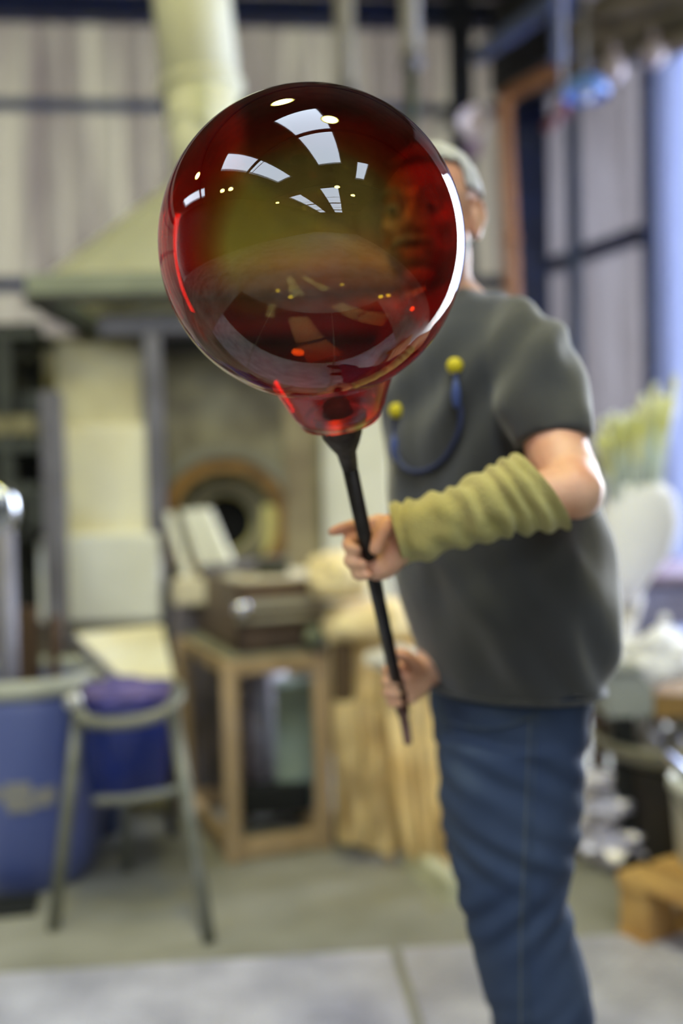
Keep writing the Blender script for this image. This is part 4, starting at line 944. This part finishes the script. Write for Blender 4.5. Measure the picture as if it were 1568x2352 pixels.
for s in (-1, 1):
    bm = NB(); ell(bm, hp(s * .031, .078, .004), .0125); e_ = obj('eye', bm, mat('eye_white', (225, 220, 212), .2), man, True)
    bm = NB(); ell(bm, hp(s * .031, .0885, .003), (.0055, .003, .0055), HR); obj('iris', bm, mat('iris_brown', (50, 38, 30), .2), e_, True)
    bm = NB(); tube(bm, [(hp(s * .014, .092, .026), .003), (hp(s * .032, .092, .031), .004), (hp(s * .05, .078, .026), .003)], 8, 3); obj('eyebrow', bm, hairm, man, True)
# knitted arm sleeve
bm = NB(); base = [(at(912, 1226, hd + .022), .042, ), (at(975, 1212, hd + .018), .0425), (at(1060, 1186, hd + .015), .0425), (at(1130, 1163, hd + .013), .047), (at(1190, 1143, hd + .015), .054), (at(1243, 1130, hd + .018), .056)]
Q = catmull([(p.x, p.y, p.z, r) for p, r in base], 22); seg = 56; rings = []; xv = None
for i, q in enumerate(Q):
    c = Vector(q[:3]); z = (Vector(Q[min(i + 1, len(Q) - 1)][:3]) - Vector(Q[max(i - 1, 0)][:3])).normalized(); s = i / (len(Q) - 1)
    x = (Vector((0, -1, 0)) - z * -z.y).normalized(); y = z.cross(x)
    ring = []
    for k in range(seg):
        a = 2 * PI * k / seg; up = (x * math.cos(a) + y * math.sin(a)).z
        sh = -.5 * up * (q[3]) * (.12 + .75 * s)              # slanted ends
        ph = s * 46 + 1.2 * math.sin(a + s * 9) + 2.4 * noise.noise(Vector((s * 5, math.cos(a), math.sin(a))))
        w = q[3] + .0032 * math.sin(ph) * (.4 + .8 * abs(noise.noise(Vector((s * 7, a * .5, 2))) + .5)) + .004 * noise.noise(Vector((s * 8, math.cos(a) * 1.5, math.sin(a) * 1.5)))
        if i in (0, 1, len(Q) - 1, len(Q) - 2): w += .002
        ring.append(c + z * sh + (x * math.cos(a) + y * math.sin(a)) * w)
    rings.append(ring)
V = [[bm.verts.new(p) for p in r] for r in rings]
for a, b in zip(V, V[1:]):
    for k in range(seg): bm.faces.new((a[k], a[(k + 1) % seg], b[(k + 1) % seg], b[k]))
bmesh.ops.recalc_face_normals(bm, faces=bm.faces)
bmesh.ops.solidify(bm, geom=bm.faces[:], thickness=.003)
obj('arm_sleeve', bm, mat('olive_knit', (196, 188, 122), .9, c2=(168, 162, 98), scale=12, bump=.5, bscale=260, sheen=.3), man, True)
# corded ear plugs hanging on the chest
stree = BVHTree.FromPolygons([v.co + man.location for v in ts.data.vertices], [tuple(p.vertices) for p in ts.data.polygons])
def ssurf(px, py, lift):
    dr = (at(px, py, 1) - CPOS).normalized(); h = stree.ray_cast(CPOS, dr)
    return (h[0] - dr * lift) if h[0] else at(px, py, 1.5)
t = thing('corded_ear_plugs', 'two yellow ear plugs on a dark blue cord hanging on the grey T-shirt', 'ear plugs', ssurf(980, 1085, .01))
bm = NB(); tube(bm, [(ssurf(x, y, .006), .0042) for x, y in ((1046, 850), (1048, 900), (1058, 950), (1050, 1000), (1022, 1050), (985, 1078), (945, 1082), (918, 1062), (905, 1020), (903, 980), (909, 950))], 8, 5); obj('cord', bm, mat('navy_cord', (40, 50, 92), .6), t, True)
ypl = mat('yellow_foam', (214, 196, 20), .6)
for (x, y) in ((1044, 840), (910, 943)):
    bm = NB(); p = ssurf(x, y, .010); ell(bm, p, (.0125, .010, .0125)); o = obj('ear_plug', bm, ypl, t, True)
for (x, y) in ((1047, 905), (905, 1030)):
    bm = NB(); p = ssurf(x, y, .008); ell(bm, p, (.007, .006, .022)); obj('cord_grip', bm, mat('mid_blue_grip', (62, 80, 140), .5), t, True)
